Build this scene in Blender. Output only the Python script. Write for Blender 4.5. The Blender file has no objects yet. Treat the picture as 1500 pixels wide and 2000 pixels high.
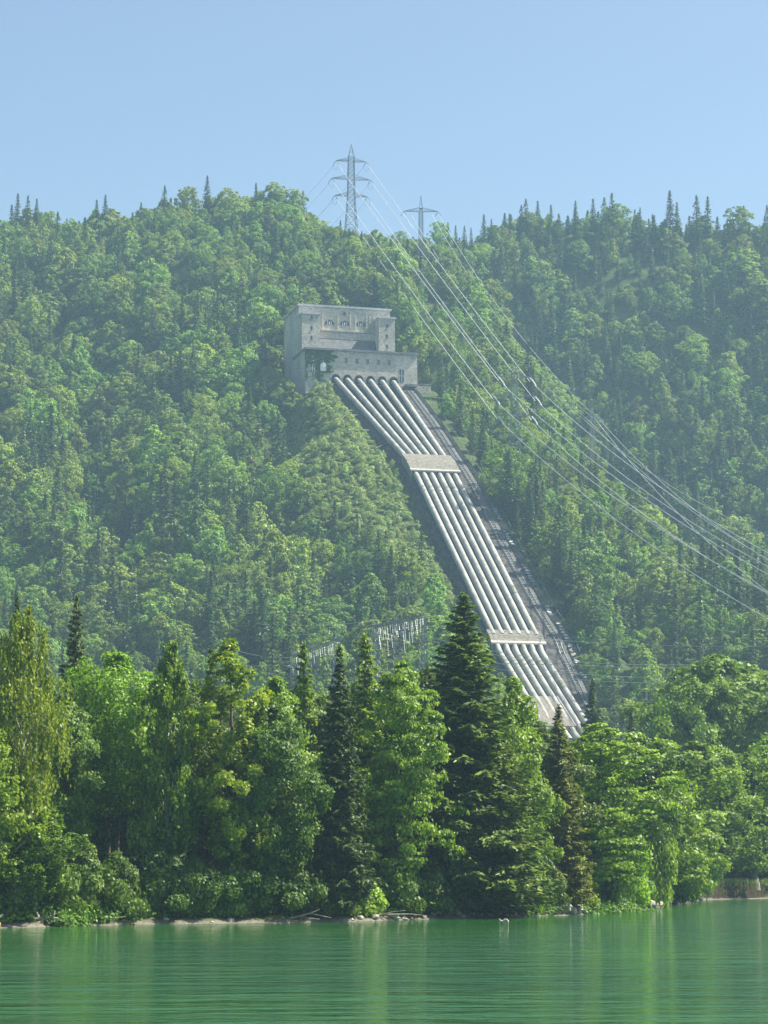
import bpy, math, random
import numpy as np
R_ = math.radians
SC = bpy.context.scene
COL = SC.collection

# ------------------------------------------------------------------ camera, world, sun, exposure
F = 4800.0                      # focal length in photo pixels (photo 1500 x 2000)
HOR = 1690.0                    # horizon row in the photo
CAMZ = 5.0
PITCH = math.atan((HOR - 1000.0) / F)
cam = bpy.data.cameras.new("camera")
cam.sensor_fit = 'HORIZONTAL'; cam.sensor_width = 36.0; cam.lens = 36.0 * F / 1500.0
cam.clip_start = 1.0; cam.clip_end = 6000.0
camo = bpy.data.objects.new("camera", cam); COL.objects.link(camo)
camo.location = (0, 0, CAMZ); camo.rotation_euler = (math.pi / 2 + PITCH, 0, 0)
SC.camera = camo

SUN_AZ, SUN_EL = 82.0, 52.0     # azimuth clockwise from the view direction (+Y), elevation
w = bpy.data.worlds.new("World"); SC.world = w; w.use_nodes = True
nt = w.node_tree; nt.nodes.clear()
sky = nt.nodes.new("ShaderNodeTexSky"); sky.sky_type = 'NISHITA'; sky.sun_disc = False
sky.sun_elevation = R_(SUN_EL); sky.sun_rotation = R_(SUN_AZ)
sky.air_density = 1.0; sky.dust_density = 3.6; sky.ozone_density = 0.4; sky.altitude = 600
bg = nt.nodes.new("ShaderNodeBackground"); bg.inputs[1].default_value = 0.082
out = nt.nodes.new("ShaderNodeOutputWorld")
tn_ = nt.nodes.new("ShaderNodeMix"); tn_.data_type = 'RGBA'; tn_.blend_type = 'MULTIPLY'; tn_.inputs[0].default_value = 1.0; tn_.inputs[7].default_value = (0.90, 0.96, 0.95, 1)
nt.links.new(sky.outputs[0], tn_.inputs[6]); nt.links.new(tn_.outputs[2], bg.inputs[0]); nt.links.new(bg.outputs[0], out.inputs[0])
sd = bpy.data.lights.new("sun", 'SUN'); sd.energy = 5.0; sd.angle = R_(0.5); sd.color = (1.0, 0.96, 0.80)
so = bpy.data.objects.new("sun", sd); COL.objects.link(so)
_a, _e = R_(SUN_AZ), R_(SUN_EL)
from mathutils import Vector
SUNV = Vector((math.sin(_a) * math.cos(_e), math.cos(_a) * math.cos(_e), math.sin(_e)))
so.rotation_euler = SUNV.to_track_quat('Z', 'Y').to_euler(); so.location = SUNV * 900
SC.view_settings.view_transform = 'Standard'; SC.view_settings.look = 'None'
SC.view_settings.exposure = 1.27; SC.view_settings.gamma = 1.0; SC.view_settings.use_curve_mapping = False
SC.cycles.max_bounces = 6; SC.cycles.diffuse_bounces = 3; SC.cycles.glossy_bounces = 3
SC.cycles.transmission_bounces = 3; SC.cycles.transparent_max_bounces = 6; SC.cycles.volume_bounces = 0
SC.cycles.use_denoising = True
SC.cycles.caustics_reflective = False; SC.cycles.caustics_refractive = False

# ------------------------------------------------------------------ surveying helpers
cp, sp = math.cos(PITCH), math.sin(PITCH)
def ray(u, v):
    x, y = (u - 750.0) / F, (1000.0 - v) / F
    return (x, cp - y * sp, sp + y * cp)
def at(u, v, Y):                # point at range Y seen in direction (u, v)
    d = ray(u, v); k = Y / d[1]
    return Vector((d[0] * k, Y, CAMZ + d[2] * k))
def zv(v, Y): return at(750, v, Y).z
def proj(x, y, z):
    y = np.asarray(y, float); zz = np.asarray(z, float) - CAMZ
    dep = y * cp + zz * sp; up = -y * sp + zz * cp
    return 750 + F * np.asarray(x) / dep, 1000 - F * up / dep

# ------------------------------------------------------------------ tagging
def tag(o, label=None, cat=None, group=None, kind=None):
    if label: o["label"] = label
    if cat: o["category"] = cat
    if group: o["group"] = group
    if kind: o["kind"] = kind
    return o
def empty(name, loc=(0, 0, 0), rz=0.0):
    o = bpy.data.objects.new(name, None); COL.objects.link(o)
    o.location = loc; o.rotation_euler = (0, 0, rz); o.empty_display_size = 0.5
    return o

# ------------------------------------------------------------------ mesh accumulator
class MB:
    def __init__(s): s.v = []; s.f = []; s.n = 0; s.m = []; s.cur = 0
    def add(s, V, Fc):
        V = np.asarray(V, float).reshape(-1, 3)
        Fc = np.asarray(Fc, int)
        s.v.append(V); s.f.append(Fc + s.n); s.m.append(np.full(len(Fc), s.cur)); s.n += len(V)
        return s
    def box(s, c, size, ax=None):
        x, y, z = [q / 2 for q in size]
        P = np.array([(-x, -y, -z), (x, -y, -z), (x, y, -z), (-x, y, -z), (-x, -y, z), (x, -y, z), (x, y, z), (-x, y, z)])
        if ax is not None: P = P @ np.asarray(ax, float)
        return s.add(P + np.asarray(c, float), [(0, 3, 2, 1), (4, 5, 6, 7), (0, 1, 5, 4), (1, 2, 6, 5), (2, 3, 7, 6), (3, 0, 4, 7)])
    def hexa(s, P):             # 8 points: bottom ring 4, top ring 4
        return s.add(P, [(0, 3, 2, 1), (4, 5, 6, 7), (0, 1, 5, 4), (1, 2, 6, 5), (2, 3, 7, 6), (3, 0, 4, 7)])
    def tube(s, pts, rad, n=8, cap=True):
        pts = np.asarray(pts, float); k = len(pts)
        rad = np.broadcast_to(np.asarray(rad, float), (k,))
        T = np.gradient(pts, axis=0); T /= np.linalg.norm(T, axis=1)[:, None] + 1e-9
        ref = np.array([0, 0, 1.0]) if abs(T[0][2]) < 0.9 else np.array([1.0, 0, 0])
        A = np.cross(T, ref); A /= np.linalg.norm(A, axis=1)[:, None] + 1e-9
        B = np.cross(T, A)
        th = np.arange(n) * 2 * math.pi / n
        V = pts[:, None, :] + rad[:, None, None] * (np.cos(th)[None, :, None] * A[:, None, :] + np.sin(th)[None, :, None] * B[:, None, :])
        i = np.arange(k - 1)[:, None] * n; j = np.arange(n)[None, :]; j2 = (j + 1) % n
        Fc = np.stack([i + j, i + j2, i + n + j2, i + n + j], -1).reshape(-1, 4)
        s.add(V.reshape(-1, 3), Fc)
        if cap:
            for b, flip in ((0, 0), (k - 1, 1)):
                c = pts[b]; ring = V[b]
                VV = np.vstack([ring, c[None]])
                q = [(a, (a + 1) % n, n, n) for a in range(n)]
                tri = np.array([(x[1], x[0], x[2]) if not flip else (x[0], x[1], x[2]) for x in q])
                s.add(VV, tri)
        return s
    def bar(s, a, b, t):        # square bar
        a = np.asarray(a, float); b = np.asarray(b, float); d = b - a; L = np.linalg.norm(d)
        if L < 1e-6: return s
        d /= L; r = np.array([0, 0, 1.0]) if abs(d[2]) < 0.9 else np.array([1.0, 0, 0])
        x = np.cross(d, r); x /= np.linalg.norm(x); y = np.cross(d, x)
        return s.box((a + b) / 2, (t, t, L), np.array([x, y, d]))
    def mesh(s, name, mats, smooth=False):
        V = np.vstack(s.v) if s.v else np.zeros((0, 3))
        me = bpy.data.meshes.new(name)
        tot = sum(len(f) * f.shape[1] for f in s.f); nf = sum(len(f) for f in s.f)
        me.vertices.add(len(V)); me.vertices.foreach_set("co", V.astype(np.float32).ravel())
        me.loops.add(tot); me.polygons.add(nf)
        me.loops.foreach_set("vertex_index", np.concatenate([f.ravel() for f in s.f]).astype(np.int32))
        sz = np.concatenate([np.full(len(f), f.shape[1]) for f in s.f]).astype(np.int32)
        me.polygons.foreach_set("loop_start", np.concatenate([[0], np.cumsum(sz)[:-1]]).astype(np.int32))
        me.polygons.foreach_set("material_index", np.concatenate(s.m).astype(np.int32))
        me.polygons.foreach_set("use_smooth", np.full(nf, bool(smooth)))
        for m in (mats if isinstance(mats, (list, tuple)) else [mats]): me.materials.append(m)
        me.update(calc_edges=True)
        return me
    def build(s, name, mats, parent=None, smooth=False, loc=None):
        o = bpy.data.objects.new(name, s.mesh(name, mats, smooth)); COL.objects.link(o)
        if parent is not None: o.parent = parent
        if loc is not None: o.location = loc
        return o

# ------------------------------------------------------------------ materials
def newmat(name):
    m = bpy.data.materials.new(name); m.use_nodes = True
    n = m.node_tree.nodes; n.clear()
    o = n.new("ShaderNodeOutputMaterial"); b = n.new("ShaderNodeBsdfPrincipled")
    m.node_tree.links.new(b.outputs[0], o.inputs[0])
    return m, m.node_tree, b, o
def noise(t, scale, detail=4, rough=0.6, vec=None, dim='3D'):
    n = t.nodes.new("ShaderNodeTexNoise"); n.inputs["Scale"].default_value = scale
    n.inputs["Detail"].default_value = detail; n.inputs["Roughness"].default_value = rough
    if vec is not None: t.links.new(vec, n.inputs["Vector"])
    return n
def ramp(t, src, stops):
    r = t.nodes.new("ShaderNodeValToRGB"); e = r.color_ramp.elements
    while len(e) < len(stops): e.new(0.5)
    for k, (p, c) in enumerate(stops):
        e[k].position = p; e[k].color = (*c, 1)
    t.links.new(src, r.inputs[0]); return r
def coords(t, kind="Object"):
    return t.nodes.new("ShaderNodeTexCoord").outputs[kind]
def surf(name, c1, c2, scale=1.0, rough=0.8, metallic=0.0, bump=0.0, detail=6, mid=None, spec=0.3, lo=0.35, hi=0.65):
    m, t, b, o = newmat(name); co = coords(t)
    n = noise(t, scale, detail, 0.65, co)
    st = [(lo, c1), (hi, c2)] if mid is None else [(lo, c1), ((lo + hi) / 2, mid), (hi, c2)]
    r = ramp(t, n.outputs[0], st); t.links.new(r.outputs[0], b.inputs["Base Color"])
    b.inputs["Roughness"].default_value = rough; b.inputs["Metallic"].default_value = metallic
    b.inputs["Specular IOR Level"].default_value = spec
    if bump:
        bp = t.nodes.new("ShaderNodeBump"); bp.inputs["Strength"].default_value = 0.8; bp.inputs["Distance"].default_value = bump
        n2 = noise(t, scale * 2.5, 5, 0.7, co); t.links.new(n2.outputs[0], bp.inputs["Height"]); t.links.new(bp.outputs[0], b.inputs["Normal"])
    return m
def leafmat(name, dark, light, transl=0.3, var=0.35, rough=0.5, spec=0.35):
    m, t, b, o = newmat(name)
    oi = t.nodes.new("ShaderNodeObjectInfo"); co = coords(t)
    geo = t.nodes.new("ShaderNodeNewGeometry")
    n = noise(t, 0.35, 3, 0.6, co)
    add = t.nodes.new("ShaderNodeMath"); add.operation = 'MULTIPLY_ADD'
    t.links.new(geo.outputs["Random Per Island"], add.inputs[0]); add.inputs[1].default_value = 0.5
    t.links.new(n.outputs[0], add.inputs[2])
    r = ramp(t, add.outputs[0], [(0.42, dark), (1.0, light)])
    # each tree its own hue and value
    hs = t.nodes.new("ShaderNodeHueSaturation")
    mr = t.nodes.new("ShaderNodeMapRange"); t.links.new(oi.outputs["Random"], mr.inputs[0])
    mr.inputs[3].default_value = 0.5 - 0.035 * var / 0.35; mr.inputs[4].default_value = 0.5 + 0.025 * var / 0.35
    t.links.new(mr.outputs[0], hs.inputs["Hue"])
    m2 = t.nodes.new("ShaderNodeMath"); m2.operation = 'MULTIPLY'; t.links.new(oi.outputs["Random"], m2.inputs[0]); m2.inputs[1].default_value = 7.31
    m3 = t.nodes.new("ShaderNodeMath"); m3.operation = 'FRACT'; t.links.new(m2.outputs[0], m3.inputs[0])
    mr2 = t.nodes.new("ShaderNodeMapRange"); t.links.new(m3.outputs[0], mr2.inputs[0])
    mr2.inputs[3].default_value = 1 - var; mr2.inputs[4].default_value = 1 + var
    t.links.new(mr2.outputs[0], hs.inputs["Value"])
    t.links.new(r.outputs[0], hs.inputs["Color"])
    mul = t.nodes.new("ShaderNodeMix"); mul.data_type = 'RGBA'; mul.blend_type = 'MULTIPLY'; mul.inputs[0].default_value = 1.0
    t.links.new(hs.outputs[0], mul.inputs[6]); t.links.new(oi.outputs["Color"], mul.inputs[7])
    t.links.new(mul.outputs[2], b.inputs["Base Color"])
    b.inputs["Roughness"].default_value = rough; b.inputs["Specular IOR Level"].default_value = spec
    tr = t.nodes.new("ShaderNodeBsdfTranslucent")
    mt = t.nodes.new("ShaderNodeMix"); mt.data_type = 'RGBA'; mt.blend_type = 'MULTIPLY'; mt.inputs[0].default_value = 1.0
    t.links.new(mul.outputs[2], mt.inputs[6]); mt.inputs[7].default_value = (1.5, 1.6, 0.6, 1)
    t.links.new(mt.outputs[2], tr.inputs[0])
    mx = t.nodes.new("ShaderNodeMixShader"); mx.inputs[0].default_value = transl
    t.links.new(b.outputs[0], mx.inputs[1]); t.links.new(tr.outputs[0], mx.inputs[2]); t.links.new(mx.outputs[0], o.inputs[0])
    return m

M = {}
M['leaf'] = leafmat("broadleaf_foliage", (0.04, 0.095, 0.010), (0.21, 0.285, 0.03), 0.34, var=0.1)
M['leaf_hill'] = leafmat("hill_foliage", (0.09, 0.16, 0.022), (0.25, 0.35, 0.055), 0.38, var=0.3)
M['needle'] = leafmat("needle_foliage", (0.03, 0.065, 0.012), (0.15, 0.20, 0.03), 0.2, var=0.2)
M['needle_hill'] = leafmat("hill_needle_foliage", (0.04, 0.085, 0.03), (0.11, 0.17, 0.05), 0.2, var=0.25)
M['bark'] = surf("bark", (0.05, 0.04, 0.03), (0.16, 0.13, 0.10), 3.0, 0.9, bump=0.03)
M['birch_bark'] = surf("birch_bark", (0.06, 0.05, 0.045), (0.5, 0.48, 0.44), 1.2, 0.8, lo=0.4, hi=0.5)
M['concrete'] = surf("mottled_concrete", (0.08, 0.074, 0.062), (0.25, 0.225, 0.19), 1.1, 0.9, bump=0.03, mid=(0.175, 0.16, 0.135))
M['dark_concrete'] = surf("dark_concrete", (0.06, 0.06, 0.06), (0.15, 0.145, 0.14), 0.9, 0.9, bump=0.04)
M['bed'] = surf("pipe_bed_rock", (0.02, 0.018, 0.02), (0.11, 0.10, 0.10), 0.55, 0.95, bump=0.25, mid=(0.045, 0.04, 0.042))
M['pipe'] = surf("grey_painted_steel", (0.20, 0.195, 0.18), (0.37, 0.365, 0.34), 0.35, 0.6, bump=0.0, spec=0.4)
M['collar'] = surf("rusty_collar", (0.10, 0.10, 0.09), (0.26, 0.27, 0.22), 0.8, 0.7)
M['rail'] = surf("rail_steel", (0.16, 0.16, 0.17), (0.30, 0.30, 0.31), 0.5, 0.45, metallic=0.3)
M['pale_stone'] = surf("pale_paving", (0.20, 0.19, 0.17), (0.50, 0.47, 0.42), 0.35, 0.9, bump=0.03)
M['galv'] = surf("galvanised_steel", (0.13, 0.14, 0.17), (0.24, 0.25, 0.28), 0.5, 0.6, metallic=0.2)
M['wire'] = surf("aluminium_conductor", (0.55, 0.56, 0.55), (0.72, 0.73, 0.70), 0.05, 0.35, metallic=0.3, spec=0.6)
M['insul'] = surf("glazed_insulator", (0.60, 0.60, 0.58), (0.80, 0.80, 0.78), 2.0, 0.25, spec=0.6)
M['glass'] = surf("dark_window_glass", (0.02, 0.025, 0.035), (0.05, 0.06, 0.08), 0.8, 0.12, spec=0.6)
M['white'] = surf("white_window_paint", (0.55, 0.58, 0.60), (0.72, 0.74, 0.74), 1.5, 0.6)
M['roofm'] = surf("roof_flashing", (0.10, 0.105, 0.12), (0.22, 0.225, 0.24), 0.5, 0.5)
M['coping'] = surf("pale_coping", (0.38, 0.39, 0.42), (0.55, 0.56, 0.58), 0.4, 0.6)
M['stone'] = surf("shore_stone", (0.22, 0.20, 0.17), (0.52, 0.48, 0.42), 1.8, 0.9, bump=0.03)
M['driftwood'] = surf("driftwood", (0.16, 0.12, 0.09), (0.42, 0.36, 0.29), 2.2, 0.85, bump=0.02)
M['old_wood'] = surf('old_grey_wood', (0.05, 0.042, 0.036), (0.20, 0.17, 0.14), 1.6, 0.9, bump=0.03)
M['orange_wood'] = surf("peeled_orange_wood", (0.36, 0.20, 0.06), (0.55, 0.36, 0.15), 2.2, 0.7, bump=0.02)
M['pale_wood'] = surf("bleached_wood", (0.30, 0.27, 0.21), (0.62, 0.59, 0.50), 5.0, 0.7, bump=0.02)
M['grass'] = leafmat("grass_blades", (0.06, 0.11, 0.02), (0.16, 0.22, 0.05), 0.3, var=0.1)
M['ivy'] = leafmat("ivy_foliage", (0.03, 0.085, 0.02), (0.07, 0.16, 0.04), 0.2, var=0.1)

# masonry wall: speckled rubble stone
m, t, b, o = newmat("rubble_masonry"); co = coords(t)
mp = t.nodes.new("ShaderNodeMapping"); mp.inputs["Scale"].default_value = (1, 1, 1.6); t.links.new(co, mp.inputs[0])
n1 = noise(t, 1.3, 6, 0.8, mp.outputs[0]); n2 = noise(t, 0.12, 4, 0.6, co)
vor = t.nodes.new("ShaderNodeTexVoronoi"); vor.inputs["Scale"].default_value = 1.5; t.links.new(mp.outputs[0], vor.inputs["Vector"])
mixf = t.nodes.new("ShaderNodeMath"); mixf.operation = 'MULTIPLY_ADD'; t.links.new(vor.outputs["Color"], mixf.inputs[0]); mixf.inputs[1].default_value = 0.35; t.links.new(n1.outputs[0], mixf.inputs[2])
r1 = ramp(t, mixf.outputs[0], [(0.42, (0.18, 0.165, 0.145)), (0.6, (0.47, 0.435, 0.375)), (0.85, (0.64, 0.60, 0.52))])
r2 = ramp(t, n2.outputs[0], [(0.35, (0.72, 0.72, 0.74)), (0.65, (1.1, 1.06, 1.0))])
mm = t.nodes.new("ShaderNodeMix"); mm.data_type = 'RGBA'; mm.blend_type = 'MULTIPLY'; mm.inputs[0].default_value = 1
t.links.new(r1.outputs[0], mm.inputs[6]); t.links.new(r2.outputs[0], mm.inputs[7]); t.links.new(mm.outputs[2], b.inputs["Base Color"])
b.inputs["Roughness"].default_value = 0.95
bp = t.nodes.new("ShaderNodeBump"); bp.inputs["Distance"].default_value = 0.12; t.links.new(mixf.outputs[0], bp.inputs["Height"]); t.links.new(bp.outputs[0], b.inputs["Normal"])
M['masonry'] = m

# ground: forest floor, gravel by the water, soil on the steep bank
m, t, b, o = newmat("ground_cover"); co = coords(t)
geo = t.nodes.new("ShaderNodeNewGeometry"); sx = t.nodes.new("ShaderNodeSeparateXYZ"); t.links.new(geo.outputs["Position"], sx.inputs[0])
n1 = noise(t, 0.25, 8, 0.7, co); n3 = noise(t, 3.0, 5, 0.7, co)
rg = ramp(t, n1.outputs[0], [(0.3, (0.03, 0.045, 0.016)), (0.55, (0.07, 0.095, 0.03)), (0.75, (0.13, 0.15, 0.055))])
rs = ramp(t, n3.outputs[0], [(0.3, (0.08, 0.072, 0.06)), (0.7, (0.26, 0.235, 0.20))])
ma = t.nodes.new("ShaderNodeMath"); ma.operation = 'MULTIPLY_ADD'; t.links.new(n1.outputs[0], ma.inputs[0]); ma.inputs[1].default_value = 0.7; t.links.new(sx.outputs[2], ma.inputs[2])
mrr = t.nodes.new("ShaderNodeMapRange"); t.links.new(ma.outputs[0], mrr.inputs[0]); mrr.inputs[1].default_value = 0.80; mrr.inputs[2].default_value = 0.5
mx = t.nodes.new("ShaderNodeMix"); mx.data_type = 'RGBA'; t.links.new(mrr.outputs[0], mx.inputs[0]); t.links.new(rg.outputs[0], mx.inputs[6]); t.links.new(rs.outputs[0], mx.inputs[7])
sn = t.nodes.new("ShaderNodeSeparateXYZ"); t.links.new(geo.outputs["Normal"], sn.inputs[0])
st = t.nodes.new("ShaderNodeMapRange"); t.links.new(sn.outputs[2], st.inputs[0]); st.inputs[1].default_value = 0.86; st.inputs[2].default_value = 0.70
lw = t.nodes.new("ShaderNodeMapRange"); t.links.new(sx.outputs[2], lw.inputs[0]); lw.inputs[1].default_value = 4.5; lw.inputs[2].default_value = 3.5
sm = t.nodes.new("ShaderNodeMath"); sm.operation = 'MULTIPLY'; t.links.new(st.outputs[0], sm.inputs[0]); t.links.new(lw.outputs[0], sm.inputs[1])
soil = ramp(t, n3.outputs[0], [(0.3, (0.012, 0.009, 0.007)), (0.7, (0.05, 0.036, 0.027))])
mz = t.nodes.new("ShaderNodeMix"); mz.data_type = 'RGBA'; t.links.new(sm.outputs[0], mz.inputs[0]); t.links.new(mx.outputs[2], mz.inputs[6]); t.links.new(soil.outputs[0], mz.inputs[7])
t.links.new(mz.outputs[2], b.inputs["Base Color"]); b.inputs["Roughness"].default_value = 0.95; b.inputs["Specular IOR Level"].default_value = 0.05
bp = t.nodes.new("ShaderNodeBump"); bp.inputs["Distance"].default_value = 0.15; t.links.new(n3.outputs[0], bp.inputs["Height"]); t.links.new(bp.outputs[0], b.inputs["Normal"])
M['ground'] = m

# water
m, t, b, o = newmat("lake_water"); co = coords(t)
mp = t.nodes.new("ShaderNodeMapping"); mp.inputs["Scale"].default_value = (0.5, 1.15, 1.0); t.links.new(co, mp.inputs[0])
nA = noise(t, 1.3, 3, 0.6, mp.outputs[0]); nB = noise(t, 0.22, 2, 0.5, mp.outputs[0]); nC = noise(t, 0.02, 3, 0.6, co)
nD = noise(t, 0.5, 2, 0.5, mp.outputs[0])
ad0 = t.nodes.new("ShaderNodeMath"); ad0.operation = 'MULTIPLY_ADD'; t.links.new(nD.outputs[0], ad0.inputs[0]); ad0.inputs[1].default_value = 1.6; t.links.new(nA.outputs[0], ad0.inputs[2])
ad = t.nodes.new("ShaderNodeMath"); ad.operation = 'MULTIPLY_ADD'; t.links.new(nB.outputs[0], ad.inputs[0]); ad.inputs[1].default_value = 3.0; t.links.new(ad0.outputs[0], ad.inputs[2])
bp = t.nodes.new("ShaderNodeBump"); bp.inputs["Strength"].default_value = 1.0; bp.inputs["Distance"].default_value = 0.22
t.links.new(ad.outputs[0], bp.inputs["Height"]); t.links.new(bp.outputs[0], b.inputs["Normal"])
rw = ramp(t, nC.outputs[0], [(0.35, (0.008, 0.056, 0.010)), (0.65, (0.022, 0.092, 0.016))])
t.links.new(rw.outputs[0], b.inputs["Base Color"]); b.inputs["Roughness"].default_value = 0.06; b.inputs["IOR"].default_value = 1.33
M['water'] = m

rng = np.random.default_rng(7)
random.seed(7)

# ------------------------------------------------------------------ penstock line in plan
DX, DY = 0.255, -0.967          # horizontal direction of the pipes, downhill
SX_, SY_ = 0.967, 0.255         # direction across the pipes, to the right
X0, Y0 = (712 - 750) / F * 960 * 1.012, 960.0
def C(t, s=0.0): return X0 + DX * t + SX_ * s, Y0 + DY * t + SY_ * s
def pt(u, v, s=0.0):            # distance t and height of a point of the lane seen at (u, v)
    d = ray(u, v); r = d[0] / d[1]
    x0, y0 = X0 + SX_ * s, Y0 + SY_ * s
    t = (r * y0 - x0) / (DX - r * DY)
    return t, CAMZ + d[2] / d[1] * (y0 + DY * t)
KEYP = [(712, 743), (830, 893), (853, 932), (1005.8, 1242), (1016.5, 1274), (1073, 1366), (1112, 1432)]
TZ = [pt(u, v) for u, v in KEYP]; TZ.append((TZ[-1][0] + 60, TZ[-1][1] - 30))
TS = np.array([q[0] for q in TZ]); ZS = np.array([q[1] for q in TZ])
print("lane", [(round(a), round(b)) for a, b in TZ])
def zpipe(t): return np.interp(t, TS, ZS)
def zbed(t): return zpipe(t) - 1.7 + np.where(np.asarray(t) < 0, 1.0, 0)
TEND = TS[6] + 6
PT_T = TS[:7]
PT_P = np.array([4.75, 3.0, 2.9, 2.85, 2.8, 2.78, 2.85])
def pitch(t): return np.interp(t, PT_T, PT_P)
def bed_hit(u, v, dz=0.0):
    tt = np.linspace(-10, TS[6] + 25, 1500)
    d = ray(u, v); r = d[0] / d[1]
    s = (r * (Y0 + DY * tt) - X0 - DX * tt) / (SX_ - r * SY_)
    y = Y0 + DY * tt + SY_ * s
    k = np.argmin(np.abs(CAMZ + d[2] / d[1] * y - zbed(tt) - dz))
    return tt[k], s[k]
def lane_coords(x, y):
    dx, dy = np.asarray(x) - X0, np.asarray(y) - Y0
    return dx * DX + dy * DY, dx * SX_ + dy * SY_

# ------------------------------------------------------------------ terrain
CP = []
def cpt(u, v, Y): p = at(u, v, Y); CP.append((p.x, p.y, p.z))
for u, v, Y in [(-200, 490, 1150), (0, 478, 1150), (200, 482, 1150), (400, 440, 1150), (550, 428, 1150), (625, 492, 1180), (690, 512, 1160), (760, 545, 1180), (820, 560, 1180), (900, 570, 1195), (940, 575, 1205), (965, 650, 1200),
                (-100, 700, 1030), (0, 700, 1040), (200, 700, 1030), (400, 700, 1020), (520, 760, 980), (-100, 950, 920), (0, 950, 930), (200, 960, 910), (400, 960, 890), (520, 900, 920), (-100, 1200, 820), (0, 1200, 820), (300, 1230, 790), (0, 1400, 710), (300, 1420, 700),
                (640, 650, 1040), (760, 650, 1040), (600, 1000, 860), (600, 1200, 770), (760, 1150, 800), (700, 1360, 680), (500, 1400, 700), (850, 1350, 690), (900, 1420, 690), (980, 1450, 690), (1060, 1480, 690),
                (820, 720, 1005), (860, 620, 1085), (900, 760, 1000), (960, 640, 1120), (1000, 740, 1060), (1060, 830, 1030), (1200, 1000, 930), (1400, 1225, 820), (1500, 1340, 770), (1620, 1460, 720),
                (960, 870, 940), (1010, 1010, 880), (1070, 1160, 830), (1130, 1300, 770), (1190, 1420, 700), (1120, 960, 930), (1180, 1130, 850), (1260, 1280, 790), (1380, 1350, 760), (1300, 1480, 680),
                (1120, 1060, 1100), (1280, 1210, 1040), (1480, 1400, 960), (1010, 820, 1150),
                (1000, 485, 1240), (1180, 470, 1250), (1320, 480, 1250), (1500, 480, 1250), (1700, 490, 1250), (1180, 700, 1200), (1350, 760, 1170), (1520, 800, 1150), (1700, 850, 1130),
                (1300, 940, 1120), (1500, 1030, 1090), (1650, 1100, 1070), (1450, 1180, 1050), (1650, 1300, 1000)]:
    cpt(u, v, Y)
for x in (-230, -140, -60, 0, 60, 140, 230):
    CP.append((x, 560, 12.0)); CP.append((x, 1420, 235.0))
for y, z in ((700, 55), (900, 165), (1100, 265)): CP.append((-300, y, z + 0.0)); CP.append((330, y, z))
for t in np.linspace(5, TS[-1], 11):
    for s in (-14, 14):
        x, y = C(t, s); CP.append((x, y, float(zbed(t)) - (2 if s < 0 else 1)))
CP = np.array(CP)
def tps_fit(P, z, lam=0.6):
    n = len(P); d = np.linalg.norm(P[:, None] - P[None], axis=2) / 100
    K = np.where(d > 0, d * d * np.log(d + 1e-12), 0) + np.eye(n) * lam * 1e-3
    A = np.hstack([np.ones((n, 1)), P / 100]); Mx = np.zeros((n + 3, n + 3))
    Mx[:n, :n] = K; Mx[:n, n:] = A; Mx[n:, :n] = A.T
    return np.linalg.solve(Mx, np.concatenate([z, np.zeros(3)]))
TPW = tps_fit(CP[:, :2], CP[:, 2])
def tps(x, y):
    x = np.asarray(x, float); sh = x.shape; q = np.stack([x.ravel(), np.asarray(y, float).ravel()], 1) / 100
    o = np.empty(len(q)); P = CP[:, :2] / 100
    for i in range(0, len(q), 20000):
        d = np.linalg.norm(q[i:i + 20000, None] - P[None], axis=2)
        o[i:i + 20000] = np.where(d > 0, d * d * np.log(d + 1e-12), 0) @ TPW[:-3] + TPW[-3] + q[i:i + 20000] @ TPW[-2:]
    return o.reshape(sh)
SHU = [(-60, 1813), (0, 1812), (80, 1811), (250, 1806), (500, 1803), (660, 1801), (780, 1797), (1000, 1791), (1100, 1788), (1200, 1782), (1260, 1775), (1300, 1770), (1340, 1762), (1380, 1757.5), (1500, 1755)]
SHP = []
for u, v in SHU:
    d = ray(u, v); k = -CAMZ / d[2]; SHP.append((d[0] * k, d[1] * k))
SHX = np.array([-300, -60] + [p[0] for p in SHP] + [70, 120, 400]); SHYY = np.array([120, 190] + [p[1] for p in SHP] + [385, 370, 300])
def yshore(x): return np.interp(x, SHX, SHYY) + 0.5 * np.sin(np.asarray(x) * 0.9) + 0.35 * np.sin(np.asarray(x) * 2.3 + 1)
def smin(a, b, k): h = np.clip(0.5 + 0.5 * (b - a) / k, 0, 1); return b * (1 - h) + a * h - k * h * (1 - h)
def wob(x, y):
    return (np.sin(x * 0.071 + 1.3 * np.sin(y * 0.043)) + np.sin(y * 0.083 + 1.7 * np.sin(x * 0.051)) + 0.5 * np.sin(x * 0.21 + y * 0.17)) * 0.8
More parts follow.
